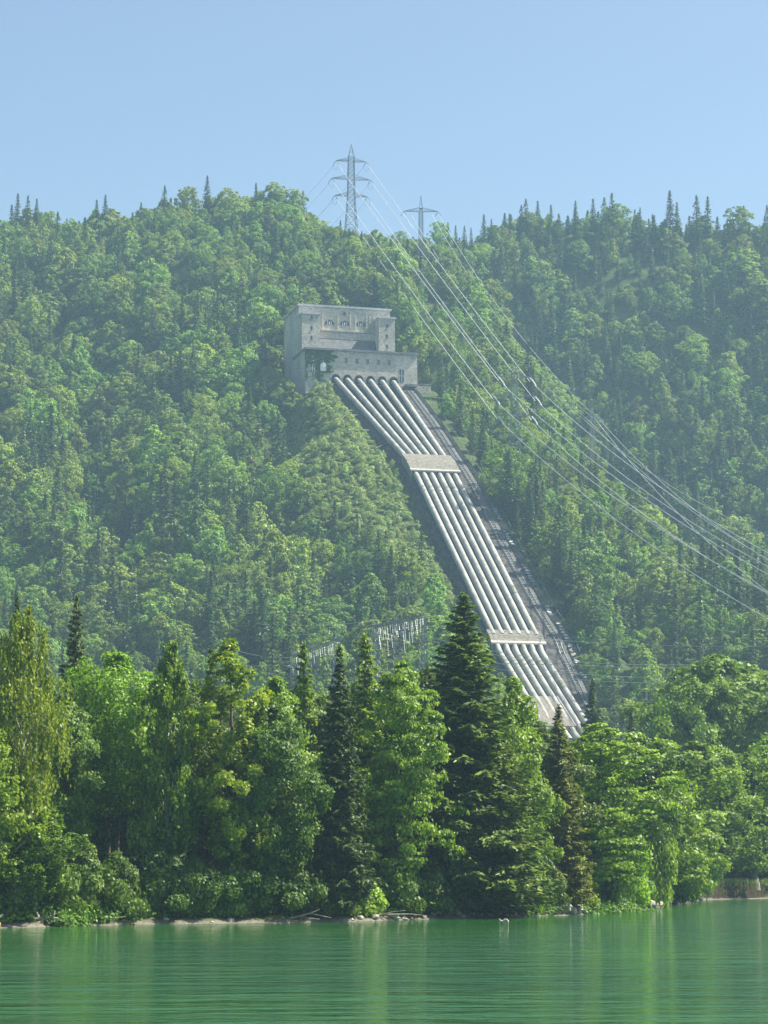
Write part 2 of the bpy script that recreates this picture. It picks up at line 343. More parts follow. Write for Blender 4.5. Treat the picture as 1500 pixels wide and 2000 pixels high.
def ground(x, y):
    x = np.asarray(x, float); y = np.asarray(y, float)
    d = y - yshore(x)
    beach = np.where(d < 0, np.maximum(0.12 * d, -3), 0.3 * np.minimum(d, 2.0) + 0.12 * np.clip(d - 2, 0, 14) + 0.012 * np.clip(d - 16, 0, 400))
    bank = np.clip((x - 45.5) / 2.5, 0, 1)
    bz = np.where(d < 0, np.maximum(0.05 * d, -3), 0.08 * np.minimum(d, 1.5) + np.clip((d - 1.5) / 0.9, 0, 1) * 2.3 + 0.02 * np.clip(d - 2.4, 0, 400))
    low = beach * (1 - bank) + bz * bank
    q = x * SX_ + y * SY_; wq = .9 * np.sin(y * .017 + 1) + .7 * np.sin(y * .031 + x * .02)
    rib = np.abs(np.sin(math.pi * q / 62 + wq)) - .62
    hill = tps(x, y) + (wob(x, y) + 16 * rib * np.clip((1180 - y) / 120, 0.12, 1)) * np.clip((y - 620) / 80, 0, 1)
    hill = hill - np.clip(y - np.interp(x / np.maximum(y, 1) * F + 750, [880, 985], [1212, 1264]), 0, None) * .6
    hill = np.where(y < 520, -50 + (y - 520) * 0.1, hill * np.clip((y - 520) / 60, 0, 1) + (-50) * (1 - np.clip((y - 520) / 60, 0, 1)))
    z = -smin(-low, -hill, 6.0)
    t, s = lane_coords(x, y)
    inlane = np.clip((TS[-1] + 30 - t) / 20, 0, 1) * np.clip((t + 25) / 20, 0, 1)
    half = 2.5 * pitch(t) + 2.6
    dl = np.clip(-half - s, 0, None); dr = np.clip(s - half - 7.5, 0, None)
    drop = np.interp(t, [0, 40, 80, 110, 300], [0.6, 1.2, 3.0, 4.5, 4.5])
    zt = zbed(t) - np.where(s < 0, np.where(dl > 0, drop, 1.5), np.where(dr > 0, 1.5, 1.5))
    dd = np.where(s < 0, dl, dr)
    wgt = np.clip(1 - (dd - 3) / 16, 0, 1); wgt = wgt * wgt * (3 - 2 * wgt) * inlane
    return z * (1 - wgt) + zt * wgt
aa = np.concatenate([np.linspace(-0.6, -0.19, 14)[:-1], np.arange(-0.19, 0.19, 0.0015), np.linspace(0.19, 0.6, 14)])
YY = np.concatenate([np.linspace(60, 180, 20)[:-1], np.arange(180, 400, 0.8), np.linspace(400, 640, 50)[:-1], np.arange(640, 1300, 4.0), np.linspace(1300, 1900, 20)])
GA, GY = np.meshgrid(aa, YY); GX = GA * GY
GZ = ground(GX, GY)
nr, nc = GX.shape
i, j = np.meshgrid(np.arange(nr - 1), np.arange(nc - 1), indexing='ij'); i = i.ravel(); j = j.ravel()
mb = MB(); mb.add(np.stack([GX, GY, GZ], -1).reshape(-1, 3), np.stack([i * nc + j, i * nc + j + 1, (i + 1) * nc + j + 1, (i + 1) * nc + j], 1))
g = mb.build("ground", M['ground'], smooth=True); tag(g, "wooded mountainside running down to a gravelly lake shore", kind="structure")
mb = MB(); mb.add([(-900, -280, 0), (900, -280, 0), (900, 620, 0), (-900, 620, 0)], [(0, 1, 2, 3)])
wt = mb.build("water", M['water']); tag(wt, "rippled green lake water", kind="structure")
def gz(x, y): return float(ground(np.array([x]), np.array([y]))[0])

# ------------------------------------------------------------------ pipe bed
def lane_strip(mb, t0, t1, sL, sR, zf, n=60, skirtL=0, skirtR=0):
    tt = np.linspace(t0, t1, n); rows = []
    for t in tt:
        a, b = sL(t), sR(t); z = zf(t)
        xl, yl = C(t, a); xr, yr = C(t, b)
        row = []
        if skirtL: xx, yy = C(t, a - 1.2); row.append((xx, yy, z - skirtL))
        row.append((xl, yl, z)); row.append((xr, yr, z))
        if skirtR: xx, yy = C(t, b + 0.6); row.append((xx, yy, z - skirtR))
        rows.append(row)
    A = np.array(rows); k = A.shape[1]; n = len(A)
    ii, jj = np.meshgrid(np.arange(n - 1), np.arange(k - 1), indexing='ij'); ii = ii.ravel(); jj = jj.ravel()
    mb.add(A.reshape(-1, 3), np.stack([ii * k + jj, (ii + 1) * k + jj, (ii + 1) * k + jj + 1, ii * k + jj + 1], 1))
# rail position across the lane, measured along the track
RP = [(800, 765), (845, 825), (890, 895), (942, 982), (983, 1065), (1019, 1133), (1055, 1197), (1085, 1243), (1110, 1298), (1134, 1350), (1158, 1395)]
RT = []
for u, v in RP: RT.append(bed_hit(u, v, 0.35))
RT.sort(); RTt = np.array([q[0] for q in RT]); RTs = np.array([q[1] for q in RT])
print("rail", [(round(a), round(b, 1)) for a, b in RT])
def srail(t): return np.interp(t, RTt, RTs)
mb = MB()
lane_strip(mb, 0.5, TEND, lambda t: -(2.5 * pitch(t) + 2.4), lambda t: srail(t) + 3.8, zbed, 90, skirtL=6.0, skirtR=5)
pb = mb.build("pipe_bed_ground", M['bed']); tag(pb, "dark rock bed under the steel pipes", kind="structure")
# rough stone lumps and supports on the bed
def rock_mesh(mb, c, r, rg, sq=0.7, n=10):
    th = np.linspace(0, math.pi, 6)[:, None]; ph = np.linspace(0, 2 * math.pi, n, endpoint=False)[None]
    d = np.stack([np.sin(th) * np.cos(ph), np.sin(th) * np.sin(ph), np.cos(th) * np.ones_like(ph)], -1)
    dd = d.reshape(-1, 3); q = rg.normal(size=(4, 3))
    k = 1 + 0.22 * np.tanh(dd @ q.T * 1.5).sum(1)
    V = dd * k[:, None] * np.asarray(r) + np.asarray(c)
    ii, jj = np.meshgrid(np.arange(5), np.arange(n), indexing='ij'); ii = ii.ravel(); jj = jj.ravel(); j2 = (jj + 1) % n
    mb.add(V, np.stack([ii * n + jj, (ii + 1) * n + jj, (ii + 1) * n + j2, ii * n + j2], 1))

# ------------------------------------------------------------------ penstocks
PR = 0.98
secs = [(TS[0] - 3, TS[1] + 2), (TS[2] - 4, TS[3]), (TS[4] - 2.5, TS[6] + 5)]
ordn = ["leftmost", "second from the left", "third from the left", "third from the right", "second from the right", "rightmost"]
for k in range(6):
    root = empty("penstock_pipe", (*C(0, (k - 2.5) * pitch(0)), float(zpipe(0))))
    inv = np.array(root.location)
    for a, bnd in secs:
        tt = np.linspace(a, bnd, 24)
        P = np.array([(*C(t, (k - 2.5) * pitch(t)), zpipe(t) + (0 if t >= TS[0] else (TS[0] - t) * 0.2)) for t in tt]) - inv
        mb = MB(); mb.tube(P, PR, 20); mb.build("pipe_run", M['pipe'], root, smooth=True)
    for tc in (TS[2] + 7.0, TS[4] + 6.0):
        P = np.array([(*C(t, (k - 2.5) * pitch(t)), zpipe(t)) for t in (tc, tc + 1.1)]) - inv
        mb = MB(); mb.tube(P, PR + 0.10, 20); mb.build("expansion_collar", M['collar'], root, smooth=False)
        P = np.array([(*C(t, (k - 2.5) * pitch(t)), zpipe(t)) for t in (tc + 1.1, tc + 2.2)]) - inv
        mb = MB(); mb.tube(P, PR + 0.04, 20); mb.build("pipe_sleeve", M['pipe'], root, smooth=False)
        c = np.array([*C(tc + 3.2, (k - 2.5) * pitch(tc + 3.2)), zpipe(tc + 3.2) + PR]) - inv
        mb = MB(); mb.tube([c - (0, 0, .1), c + (0, 0, .12)], 0.45, 10); mb.build("manhole_cover", M['collar'], root)
    for ts_ in [TS[0] + 36] + list(np.arange(TS[0] + 12, TS[1] - 4, 12.5)) + list(np.arange(TS[2] + 16, TS[3] - 5, 12.5)) + list(np.arange(TS[4] + 14, TS[6], 12.5)):
        if ts_ == TS[0] + 36: continue
        c = np.array([*C(ts_, (k - 2.5) * pitch(ts_)), zpipe(ts_) - 1.1]) - inv
        mb = MB(); mb.box(c, (2.5, 0.9, 1.5), np.array([(SX_, SY_, 0), (-SY_, SX_, 0), (0, 0, 1)])); mb.build("saddle", M['dark_concrete'], root)
    tag(root, f"long pale steel pipe down the slope, {ordn[k]} of the six", "pipe", "six pressure pipes")
    if k == 5:
        for (u, v) in ((1004, 1155), (1098, 1340)):
            tq, _ = bed_hit(u, v, 1.7)
            P = np.array([(*C(t, 2.5 * pitch(t)), zpipe(t)) for t in (tq - 2.2, tq + 2.2)]) - inv
            mb = MB(); mb.tube(P, PR + 0.05, 20); o = mb.build("repair_band", M['repair'] if 'repair' in M else M['collar'], root)

def block(name, ta, zta, tb, ztb, zbot, half, label, holes_t):
    root = empty(name, (*C(tb, 0), zbot))
    inv = np.array(root.location)
    mb = MB(); Pr = []
    tm = (ta + tb) / 2 ; ztm = (zta + ztb) / 2 + 0.06 * (tb - ta)
    for s in (-half, half):
        for t, z in ((ta, zbot - 5), (tb, zbot - 5), (tb, ztb), (tm, ztm), (ta, zta)): Pr.append(np.array([*C(t, s), z]) - inv)
    mb.add(Pr, [(0, 1, 6, 5), (1, 2, 7, 6), (4, 0, 5, 9)])
    mb.add(Pr, [(2, 3, 8, 7), (3, 4, 9, 8)])
    mb.add(Pr[:5], [(4, 3, 2), (4, 2, 1), (4, 1, 0)]); mb.add(Pr[5:], [(0, 1, 2), (0, 2, 3), (0, 3, 4)])
    mb.build("body", M['concrete'], root)
    mb = MB(); e = []                     # pale edge of the lid
    for s in (-half - .15, half + .15):
        for t, dz in ((tb - 0.8, 0), (tb + 0.12, 0)):
            for q in (-0.45, 0.03): e.append(np.array([*C(t, s), ztb + q + (0.8 if t < tb else 0) * (ztm - ztb) / (tb - tm)]) - inv)
    mb.hexa([e[0], e[2], e[6], e[4], e[1], e[3], e[7], e[5]]); mb.build("lid_edge", M['coping2'], root)
    for k in range(6):
        s = (k - 2.5) * pitch(tb)
        th = np.linspace(0, 2 * math.pi, 20, endpoint=False)
        mb = MB(); cc = np.array([*C(tb, s), float(zpipe(tb)) + 0.15]) - inv
        P0 = [cc + np.array([SX_, SY_, 0]) * math.cos(a) * 1.38 + np.array([0, 0, 1.0]) * math.sin(a) * 1.38 + np.array([DX, DY, 0]) * 0.06 for a in th]
        V = np.array(P0 + [cc + np.array([DX, DY, 0]) * 0.06]); mb.add(V, [(a, (a + 1) % 20, 20) for a in range(20)])
        mb.build("pipe_opening_shade", M['hole'], root)  # flat dark disc; the shade around the pipe is put into its colour
    tag(root, label, "anchor block", "concrete anchor blocks across the pipes")
M['hole'] = surf("opening_shade", (0.015, 0.015, 0.018), (0.03, 0.03, 0.032), 2.0, 0.95)  # near-black colour carries the shade inside the openings
M['coping2'] = surf("worn_concrete_edge", (0.30, 0.28, 0.26), (0.44, 0.42, 0.39), 1.5, 0.9)
t1a, z1a = pt(832, 887.5); t1b, z1b = pt(851, 919)
block("anchor_block", t1a, z1a, t1b, z1b, float(zbed(t1b)), 2.5 * pitch(t1b) + 1.9, "speckled concrete block over the pipes near the building, the upper of two", None)
t2a, z2a = pt(1002.5, 1232); t2b, z2b = pt(1013.5, 1257.5); z2a += .25; z2b += .25
block("anchor_block", t2a, z2a, t2b, z2b, float(zbed(t2b)), 2.5 * pitch(t2b) + 1.9, "speckled concrete block over the pipes beside the tall spruce tip, the lower of two", None)
# lowest brown housing the pipes run into behind the trees
t3a, z3a = pt(1068, 1364, -1.0); t3b = t3a + 16; z3b = float(zpipe(t3b)) + 1.3; z3a = float(zpipe(t3a)) + 1.3
root = empty("pipe_housing", (*C(t3b, -5), float(zbed(t3b)))); inv = np.array(root.location)
mb = MB(); V = []
for s in (-10, 2.6):
    for t, z in ((t3a - 1, zbed(t3a) - 4), (t3a - 1, z3a), (t3b, zbed(t3b) - 4), (t3b, z3b)): V.append(np.array([*C(t, s), float(z)]) - inv)
mb.hexa([V[0], V[2], V[6], V[4], V[1], V[3], V[7], V[5]])
mb.build("wall", surf("red_brown_roof", (0.12, 0.10, 0.085), (0.24, 0.21, 0.185), 1.4, 0.9, bump=0.03), root)
mb = MB(); mb.tube([V[1] + (0, 0, .1), V[3] + (0, 0, .1)], 0.14, 6); mb.tube([V[5] + (0, 0, .1), V[7] + (0, 0, .1)], 0.14, 6); mb.build("handrail", M['white'], root)
tag(root, "brownish sloping housing low on the pipes, half hidden by leafy treetops", "housing")

# ------------------------------------------------------------------ inclined railway, paving and stair
root = empty("inclined_railway", (*C(8, float(srail(8))), float(zbed(8)))); inv = np.array(root.location)
tt = np.linspace(6, TEND, 70)
mb = MB(); V = []
for t in tt:
    for s in (-1.15, 2.1):
        V.append(np.array([*C(t, srail(t) + s), float(zbed(t)) + 0.28]) - inv)
k = len(tt); q = np.arange(k - 1) * 2
mb.add(V, np.stack([q, q + 2, q + 3, q + 1], 1)); mb.build("track_bed", M['bed2'] if 'bed2' in M else M['dark_concrete'], root)
for s in (-0.7, 0.7):
    mb = MB(); mb.tube([np.array([*C(t, srail(t) + s), float(zbed(t)) + 0.46]) - inv for t in tt], 0.11, 5); mb.build("rail", M['rail'], root)
mb = MB()
for t in np.arange(6, TEND, 1.4):
    mb.box(np.array([*C(t, srail(t)), float(zbed(t)) + 0.32]) - inv, (2.2, 0.3, 0.16), np.array([(SX_, SY_, 0), (-SY_, SX_, 0), (0, 0, 1)]))
sl = mb.build("sleeper_row", M['dark_concrete'], root); sl["kind"] = "stuff"
tag(root, "narrow inclined railway track running down beside the rightmost pipe", "railway track")
root = empty("service_stair", (*C(8, float(srail(8)) + 3), float(zbed(8)))); inv = np.array(root.location)
tt = np.linspace(4, TEND - 25, 150); mb = MB(); mb2 = MB()
for a, b2 in zip(tt[:-1], tt[1:]):
    tm = (a + b2) / 2; z = float(zbed(tm)) + 0.5
    wdt = np.interp(tm, [0, 80, 110, 250], [1.3, 1.6, 2.6, 2.6])
    P = []
    for zz in (z - 1.2, z):
        for (t, s) in ((a, 2.4), (b2, 2.4), (b2, 2.4 + wdt), (a, 2.4 + wdt)):
            P.append(np.array([*C(t, srail(t) + s), zz]) - inv)
    mb.hexa([P[0], P[3], P[2], P[1], P[4], P[7], P[6], P[5]])
mb.build("steps", M['stair'] if 'stair' in M else M['dark_concrete'], root)
mb = MB()
for n_, t in enumerate(np.arange(6, TEND - 25, 4.0)):
    for s in (2.5, ):
        c = np.array([*C(t, srail(t) + 5.6), float(zbed(t))]) - inv; mb.bar(c + (0, 0, -.8), c + (0, 0, 1.6), 0.10)
mb.tube([np.array([*C(t, srail(t) + 5.6), float(zbed(t)) + 1.55]) - inv for t in tt[::3]], 0.06, 5)
mb.build("handrail", M['galv'], root)
tag(root, "dim concrete stair with a thin handrail beside the inclined railway", "stair")
pav = [(955, 1003, 7), (985, 1050, 9), (1020, 1118, 10), (1050, 1190, 5), (1076, 1232, 8), (1103, 1283, 9), (1120, 1318, 3)]
whr = ["nearest the upper block", "second down from the upper block", "third down from the upper block", "halfway down the stair", "level with the lower block", "just below the lower block", "lowest on the stair"]
for (u, v, ln), nm in zip(pav, whr):
    t, s = bed_hit(u, v, 0.6)
    mb = MB(); rg = np.random.default_rng(int(u)); n5 = 25
    sr = float(srail(t)) + 2.6
    gx = np.linspace(-ln / 2, ln / 2, n5); e1 = rg.uniform(-.2, .8, n5); e2 = e1 + rg.uniform(.2, .7, n5) + .8 * np.abs(np.sin(np.arange(n5) * .55 + u))
    V = []
    for dz_ in (.74, .3):
        for g_, a_, b_ in zip(gx, e1, e2):
            for s_ in (a_, b_): V.append((*C(t + g_, sr + s_), float(zbed(t + g_)) + dz_))
    n9 = 2 * n5; q = np.arange(n5 - 1) * 2
    mb.add(V, np.vstack([np.stack([q, q + 2, q + 3, q + 1], 1), np.stack([q + 1, q + 3, q + 3 + n9, q + 1 + n9], 1), np.stack([q, q + n9, q + 2 + n9, q + 2], 1), [[0, 1, 1 + n9, n9], [n9 - 2, 2 * n9 - 2, 2 * n9 - 1, n9 - 1]]]))
    o = mb.build("paving_patch", M['pale_stone']); tag(o, f"pale sunlit stone paving beside the inclined railway, {nm}", "paving", "pale paving patches beside the railway")

# ------------------------------------------------------------------ surge tank building
def sat(u, w_=0.0, v=680):      # position along the front seen at column u on a plane w_ behind the front
    d = ray(u, v); r = d[0] / d[1]
    x0, y0 = X0 - DX * w_, Y0 - DY * w_
    return (r * y0 - x0) / (SX_ - r * SY_)
def BP(s, w_, z): return np.array([X0 + SX_ * s - DX * w_, Y0 + SY_ * s - DY * w_, z])
def zat(v, s, w_): p = BP(s, w_, 0); return zv(v, p[1])
AX = np.array([(SX_, SY_, 0), (-DX, -DY, 0), (0, 0, 1)])
sL, sR = sat(597), sat(815)
zT = zat(684, 0, 0); zB = zat(745, 0, 0) - 6
LD = 20.0                                     # depth of the lower block
B = empty("stone_building", tuple(BP((sL + sR) / 2, 0, zat(742, 0, 0)))); BI = np.array(B.location)
def bbox(mb, s0, s1, w0, w1, z0, z1): return mb.box(BP((s0 + s1) / 2, (w0 + w1) / 2, (z0 + z1) / 2) - BI, (s1 - s0, w1 - w0, z1 - z0), AX)
def part(name, mat, boxes, parent=B):
    mb = MB()
    for q in boxes: bbox(mb, *q)
    return mb.build(name, mat, parent)
part("lower_wall", M['masonry'], [(sL, sR, 0, LD, zB, zT - 0.9)])
part("lower_cornice", M['roofm'], [(sL - .7, sR + .7, -0.7, LD + .7, zT - 0.9, zT - 0.25), (sL - .3, sR + .3, -.3, LD + .3, zT - 0.25, zT)])
# upper block
SB = 6.0; TD = 7.0                            # towers' set back; wall set back behind the towers
a0, a1 = sat(590, SB, 640), sat(624.5, SB, 640); b0, b1 = sat(740, SB, 640), sat(771.5, SB, 640)
zTw = zat(616, 0, SB); zM = zat(600, 0, SB + TD)
zPar = zTw
part("upper_wall", M['masonry'], [(a0 + .25, b1 - .25, SB + TD, SB + TD + 27, zT, zM - 1.5)])
part("foundation", M['masonry'], [(a0 + .3, b1 - .3, LD + .02, SB + TD + 26.95, zB - 4, zT - .01)])
part("parapet", M['masonry'], [(a0 + .25, b1 - .25, SB + TD, SB + TD + 27, zM - 1.5, zM - 0.7)])
part("roof_coping", M['coping'], [(a0 - .4, b1 + .35, SB + TD - .55, SB + TD + 27.5, zM - 0.7, zM - .1)])
part("roof", M['roofm'], [(a0 + .3, b1 - .3, SB + TD + .3, SB + TD + 26.8, zM - .1, zM + .25)])
for (p, q, nm) in ((a0, a1, 'left'), (b0, b1, 'right')):
    tw = part("corner_tower", M['masonry'], [(p, q, SB, SB + TD, zT, zTw - 0.7)])
    part("tower_coping", M['coping'], [(p - .35, q + .35, SB - .35, SB + TD - .01, zTw - 0.7, zTw)], tw)
    for v in ((625, 646, 665) if nm == 'left' else (634, 654, 674)):
        zc = zat(v, 0, SB); sc = (p + q) / 2 + (0.3 if nm == 'left' else 0)
        wn = part("window", M['glass'], [(sc - .38, sc + .38, SB - .04, SB + .1, zc - .75, zc + .75)])
        part("sill", M['coping2'], [(sc - .55, sc + .55, SB - .14, SB - .002, zc - .95, zc - .77)], wn)
# ledge, lower recess wall, dark lean-to
W0 = SB + TD
part("ledge", M['coping2'], [(a1, b0, W0 - 1.2, W0 - .01, zat(651, 0, W0), zat(649, 0, W0))])
part("ledge_shadow_wall", M['masonry'], [(a1, b0, W0 - .6, W0 - .015, zT, zat(651.5, 0, W0))])
mb = MB(); zl = zat(665, 0, W0)
mb.hexa([BP(a1, W0 - 4.5, zT) - BI, BP(b0, W0 - 4.5, zT) - BI, BP(b0, W0 - .62, zT) - BI, BP(a1, W0 - .62, zT) - BI,
         BP(a1, W0 - 4.5, zT + 1.0) - BI, BP(b0, W0 - 4.5, zT + 1.0) - BI, BP(b0, W0 - .62, zl) - BI, BP(a1, W0 - .62, zl) - BI])
mb.build("lean_to_roof", surf('dark_lean_to', (0.07, 0.07, 0.075), (0.15, 0.15, 0.155), 0.8, 0.9), B)
# lunette windows with frames between pilasters
def arch(mb, sc, w_, z0, r, h, n=14, w2=None):   # arched slab: straight to z0+h-r then semicircle
    pr = [(-r, 0), (r, 0)] + [(r * math.cos(a), h - r + r * math.sin(a)) for a in np.linspace(0, math.pi, n)]
    w2 = w_ + 0.12 if w2 is None else w2
    V = [BP(sc + x, w_, z0 + y) - BI for x, y in pr] + [BP(sc + x, w2, z0 + y) - BI for x, y in pr]
    k = len(pr); V.append(BP(sc, w_, z0 + h / 3) - BI)
    mb.add(V, [(a, (a + 1) % k, 2 * k) for a in range(k)]); mb.add(V, [(a, a + k, (a + 1) % k + k, (a + 1) % k) for a in range(k)])
for u in (643.5, 673, 704.5):
    sc = sat(u, W0, 635); zc = zat(637, 0, W0)
    mb = MB(); arch(mb, sc, W0 - .08, zc, 2.05, 2.05); wn = mb.build("arched_window", M['glass'], B)
    mb = MB()
    for a in np.linspace(0, math.pi, 13)[:-1]:
        a2 = a + math.pi / 12; r1, r2 = 2.05, 2.35
        V = [BP(sc + r * math.cos(x), ww, zc + r * math.sin(x)) - BI for ww in (W0 - .2, W0) for (r, x) in ((r1, a), (r2, a), (r2, a2), (r1, a2))]
        mb.hexa(V)
    mb.build("surround", M['coping2'], wn)
    part("frame", M['pane_frame'] if 'pane_frame' in M else M['white'], [(sc - .9, sc - .7, W0 - .13, W0 - .085, zc, zc + 1.75), (sc + .7, sc + .9, W0 - .13, W0 - .085, zc, zc + 1.75), (sc - .2, sc + .2, W0 - .15, W0 - .085, zc, zc + 1.2)], wn)
for u in (630, 660, 684, 694, 716, 722):
    sc = sat(u, W0, 635); part("pilaster", M['masonry'], [(sc - .28, sc + .28, W0 - .35, W0 + .05, zat(643, 0, W0), zat(616, 0, W0))])
sc = sat(672.5, W0, 620); mb = MB(); arch(mb, sc, W0 - .07, zat(618, 0, W0), .55, 1.6); mb.build("niche", M['glass'], B)  # flat slab; the dark glass colour stands in for the niche's shade
# small windows in the lower wall
for u in (676, 697, 718, 739.5, 760):
    sc = sat(u, 0, 706); zc = zat(706, 0, 0)
    wn = part("window", M['glass'], [(sc - .45, sc + .45, -.04, .1, zc - .95, zc + .95)])
    part("frame", M['coping2'], [(sc - .62, sc - .46, -.12, .1, zc - 1.1, zc + 1.1), (sc + .46, sc + .62, -.12, .1, zc - 1.1, zc + 1.1), (sc - .46, sc + .46, -.11, .1, zc + .96, zc + 1.12), (sc - .46, sc + .46, -.13, .1, zc - 1.12, zc - .96), (sc - .05, sc + .05, -.07, -.045, zc - .94, zc + .94)], wn)
for (u, vb, vt, hw, mt) in ((631, 729, 712.5, 1.15, 'white'), (784, 743, 717, 1.1, 'glass'), (610, 731, 718, .8, 'glass')):
    sc = sat(u, 0, 720); z0, z1 = zat(vb, 0, 0), zat(vt, 0, 0)
    mb = MB(); arch(mb, sc, -.42 if mt == 'white' else -.05, z0, hw, z1 - z0); wn = mb.build("arched_window", M['paneblue'] if 'paneblue' in M else M[mt], B)
    part("frame", M['white'], [(sc - hw, sc - hw + .14, -.5, -.44, z0, z1 - hw), (sc + hw - .14, sc + hw, -.5, -.44, z0, z1 - hw), (sc - .09, sc + .09, -.5, -.44, z0, z1 - .1), (sc - hw + .15, sc - .1, -.49, -.44, z0 + (z1 - z0) * .45, z0 + (z1 - z0) * .45 + .14), (sc + .1, sc + hw - .15, -.49, -.44, z0 + (z1 - z0) * .45, z0 + (z1 - z0) * .45 + .14)], wn)
# arched pipe openings: flat dark slabs, recess shade put into the colour
for k in range(6):
    s = (k - 2.5) * pitch(0); z0 = float(zpipe(0)) - 1.6
    mb = MB(); arch(mb, s, -.06, z0, 1.75, 3.6); pa = mb.build("pipe_arch", M['hole'], B)
    mb = MB()
    for a in np.linspace(0, math.pi, 13)[:-1]:
        a2 = a + math.pi / 12; r1, r2 = 1.76, 2.1; zc = z0 + 1.85
        mb.hexa([BP(s + r * math.cos(x), ww, zc + r * math.sin(x)) - BI for ww in (-.35, 0) for (r, x) in ((r1, a), (r2, a), (r2, a2), (r1, a2))])
    mb.build("surround", M['coping2'], pa)
part("antenna", M['galv'], [(sat(616, 12, 600) - .06, sat(616, 12, 600) + .06, 11.6, 11.72, zTw - 2, zat(577, 0, 12))])
tag(B, "weathered stone surge tank building with flat roof and two corner towers above the pipes", "building")
# terrace at the right foot of the building
T = empty("stone_terrace", tuple(BP(sR - 2, -2, zat(755, 0, 0)))); TI = np.array(T.location)
BI_ = BI; BI = TI
s0, s1, s2 = sat(792, -3, 750), sat(808, -3, 750), sat(843, -3, 750)
part("platform", M['concrete'], [(s0, s1 + 1, -4.5, -.02, zat(752, 0, -3), zat(747, 0, -3))], T)
part("retaining_wall", M['masonry'], [(s1 - 1, s2, -2.0, -.02 + 2, zat(778, 0, -3), zat(747, 0, -3) - .02)], T)
for s_ in np.linspace(s0 + .4, s1, 3): part("post", M['dark_concrete'], [(s_ - .22, s_ + .22, -4.2, -3.7, zat(768, 0, -3), zat(752, 0, -3))], T)
part("handrail", M['coping'], [(s0, s1 + 1, -4.45, -4.37, zat(747, 0, -3) + .9, zat(747, 0, -3) + 1.02), (s1 + 1, s2, -1.95, -1.85, zat(747, 0, -3) + .6, zat(747, 0, -3) + .72)] + [(q - .04, q + .04, -4.45, -4.37, zat(747, 0, -3), zat(747, 0, -3) + .9) for q in np.linspace(s0, s1 + .9, 5)], T)
tag(T, "small stone terrace with railing at the right foot of the stone building", "terrace")
BI = BI_
# lamp-white fixture on the terrace wall left out of the building; ivy on the left end of the lower wall
def cards(P, N, hw, hl, rg, along=None):
    n = len(P); N = N / (np.linalg.norm(N, axis=1)[:, None] + 1e-9)
    a = rg.normal(size=(n, 3)) if along is None else along
    T_ = a - (a * N).sum(1)[:, None] * N; T_ /= np.linalg.norm(T_, axis=1)[:, None] + 1e-9
    Bv = np.cross(N, T_)
    hw = np.broadcast_to(hw, (n,))[:, None]; hl = np.broadcast_to(hl, (n,))[:, None]
    V = np.stack([P - T_ * hl, P + Bv * hw - T_ * hl * .1, P + T_ * hl, P - Bv * hw - T_ * hl * .1], 1)
    return V.reshape(-1, 3), np.arange(4 * n).reshape(n, 4)
rg = np.random.default_rng(3); n = 9000
S_ = rg.uniform(sL - .2, sat(664, 0, 700), n); Z_ = rg.uniform(zat(748, 0, 0), zT - .9, n)
eu = sat(655, 0, 700) + 1.3 * np.sin(Z_ * 1.3) + 1.0 * np.sin(Z_ * 3.1 + 1) - (zT - Z_) * 0.25 + np.clip(zT - 8.5 - Z_, 0, 9) * -0.5
keep = (S_ < eu) & ~((np.abs(S_ - sat(631, 0, 720)) < 1.15) & (Z_ > zat(729, 0, 0)) & (Z_ < zat(714, 0, 0))) & ~((np.abs(S_ - sat(609, 0, 720)) < 1.6) & (Z_ < zat(716, 0, 0)) & (rg.random(n) < .9)) & ~((S_ < sL + 2.2) & (Z_ < zT - 7) & (rg.random(n) < .7))
S_, Z_ = S_[keep], Z_[keep]; W_ = -rg.uniform(0.02, 0.55, len(S_)) * (0.5 + 0.5 * np.sin(S_ * 1.7) * np.sin(Z_ * 1.9) ** 2)
P = np.stack([X0 + SX_ * S_ - DX * W_, Y0 + SY_ * S_ - DY * W_, Z_], 1)
Nn = np.array([DX, DY, 0.25]) + rg.normal(size=P.shape) * 0.45
V, Fc = cards(P, Nn, .24, .34, rg); mb = MB(); mb.add(V, Fc)
o = mb.build("ivy", M['ivy']); tag(o, "dark green ivy covering the left end of the lower stone wall", "ivy")

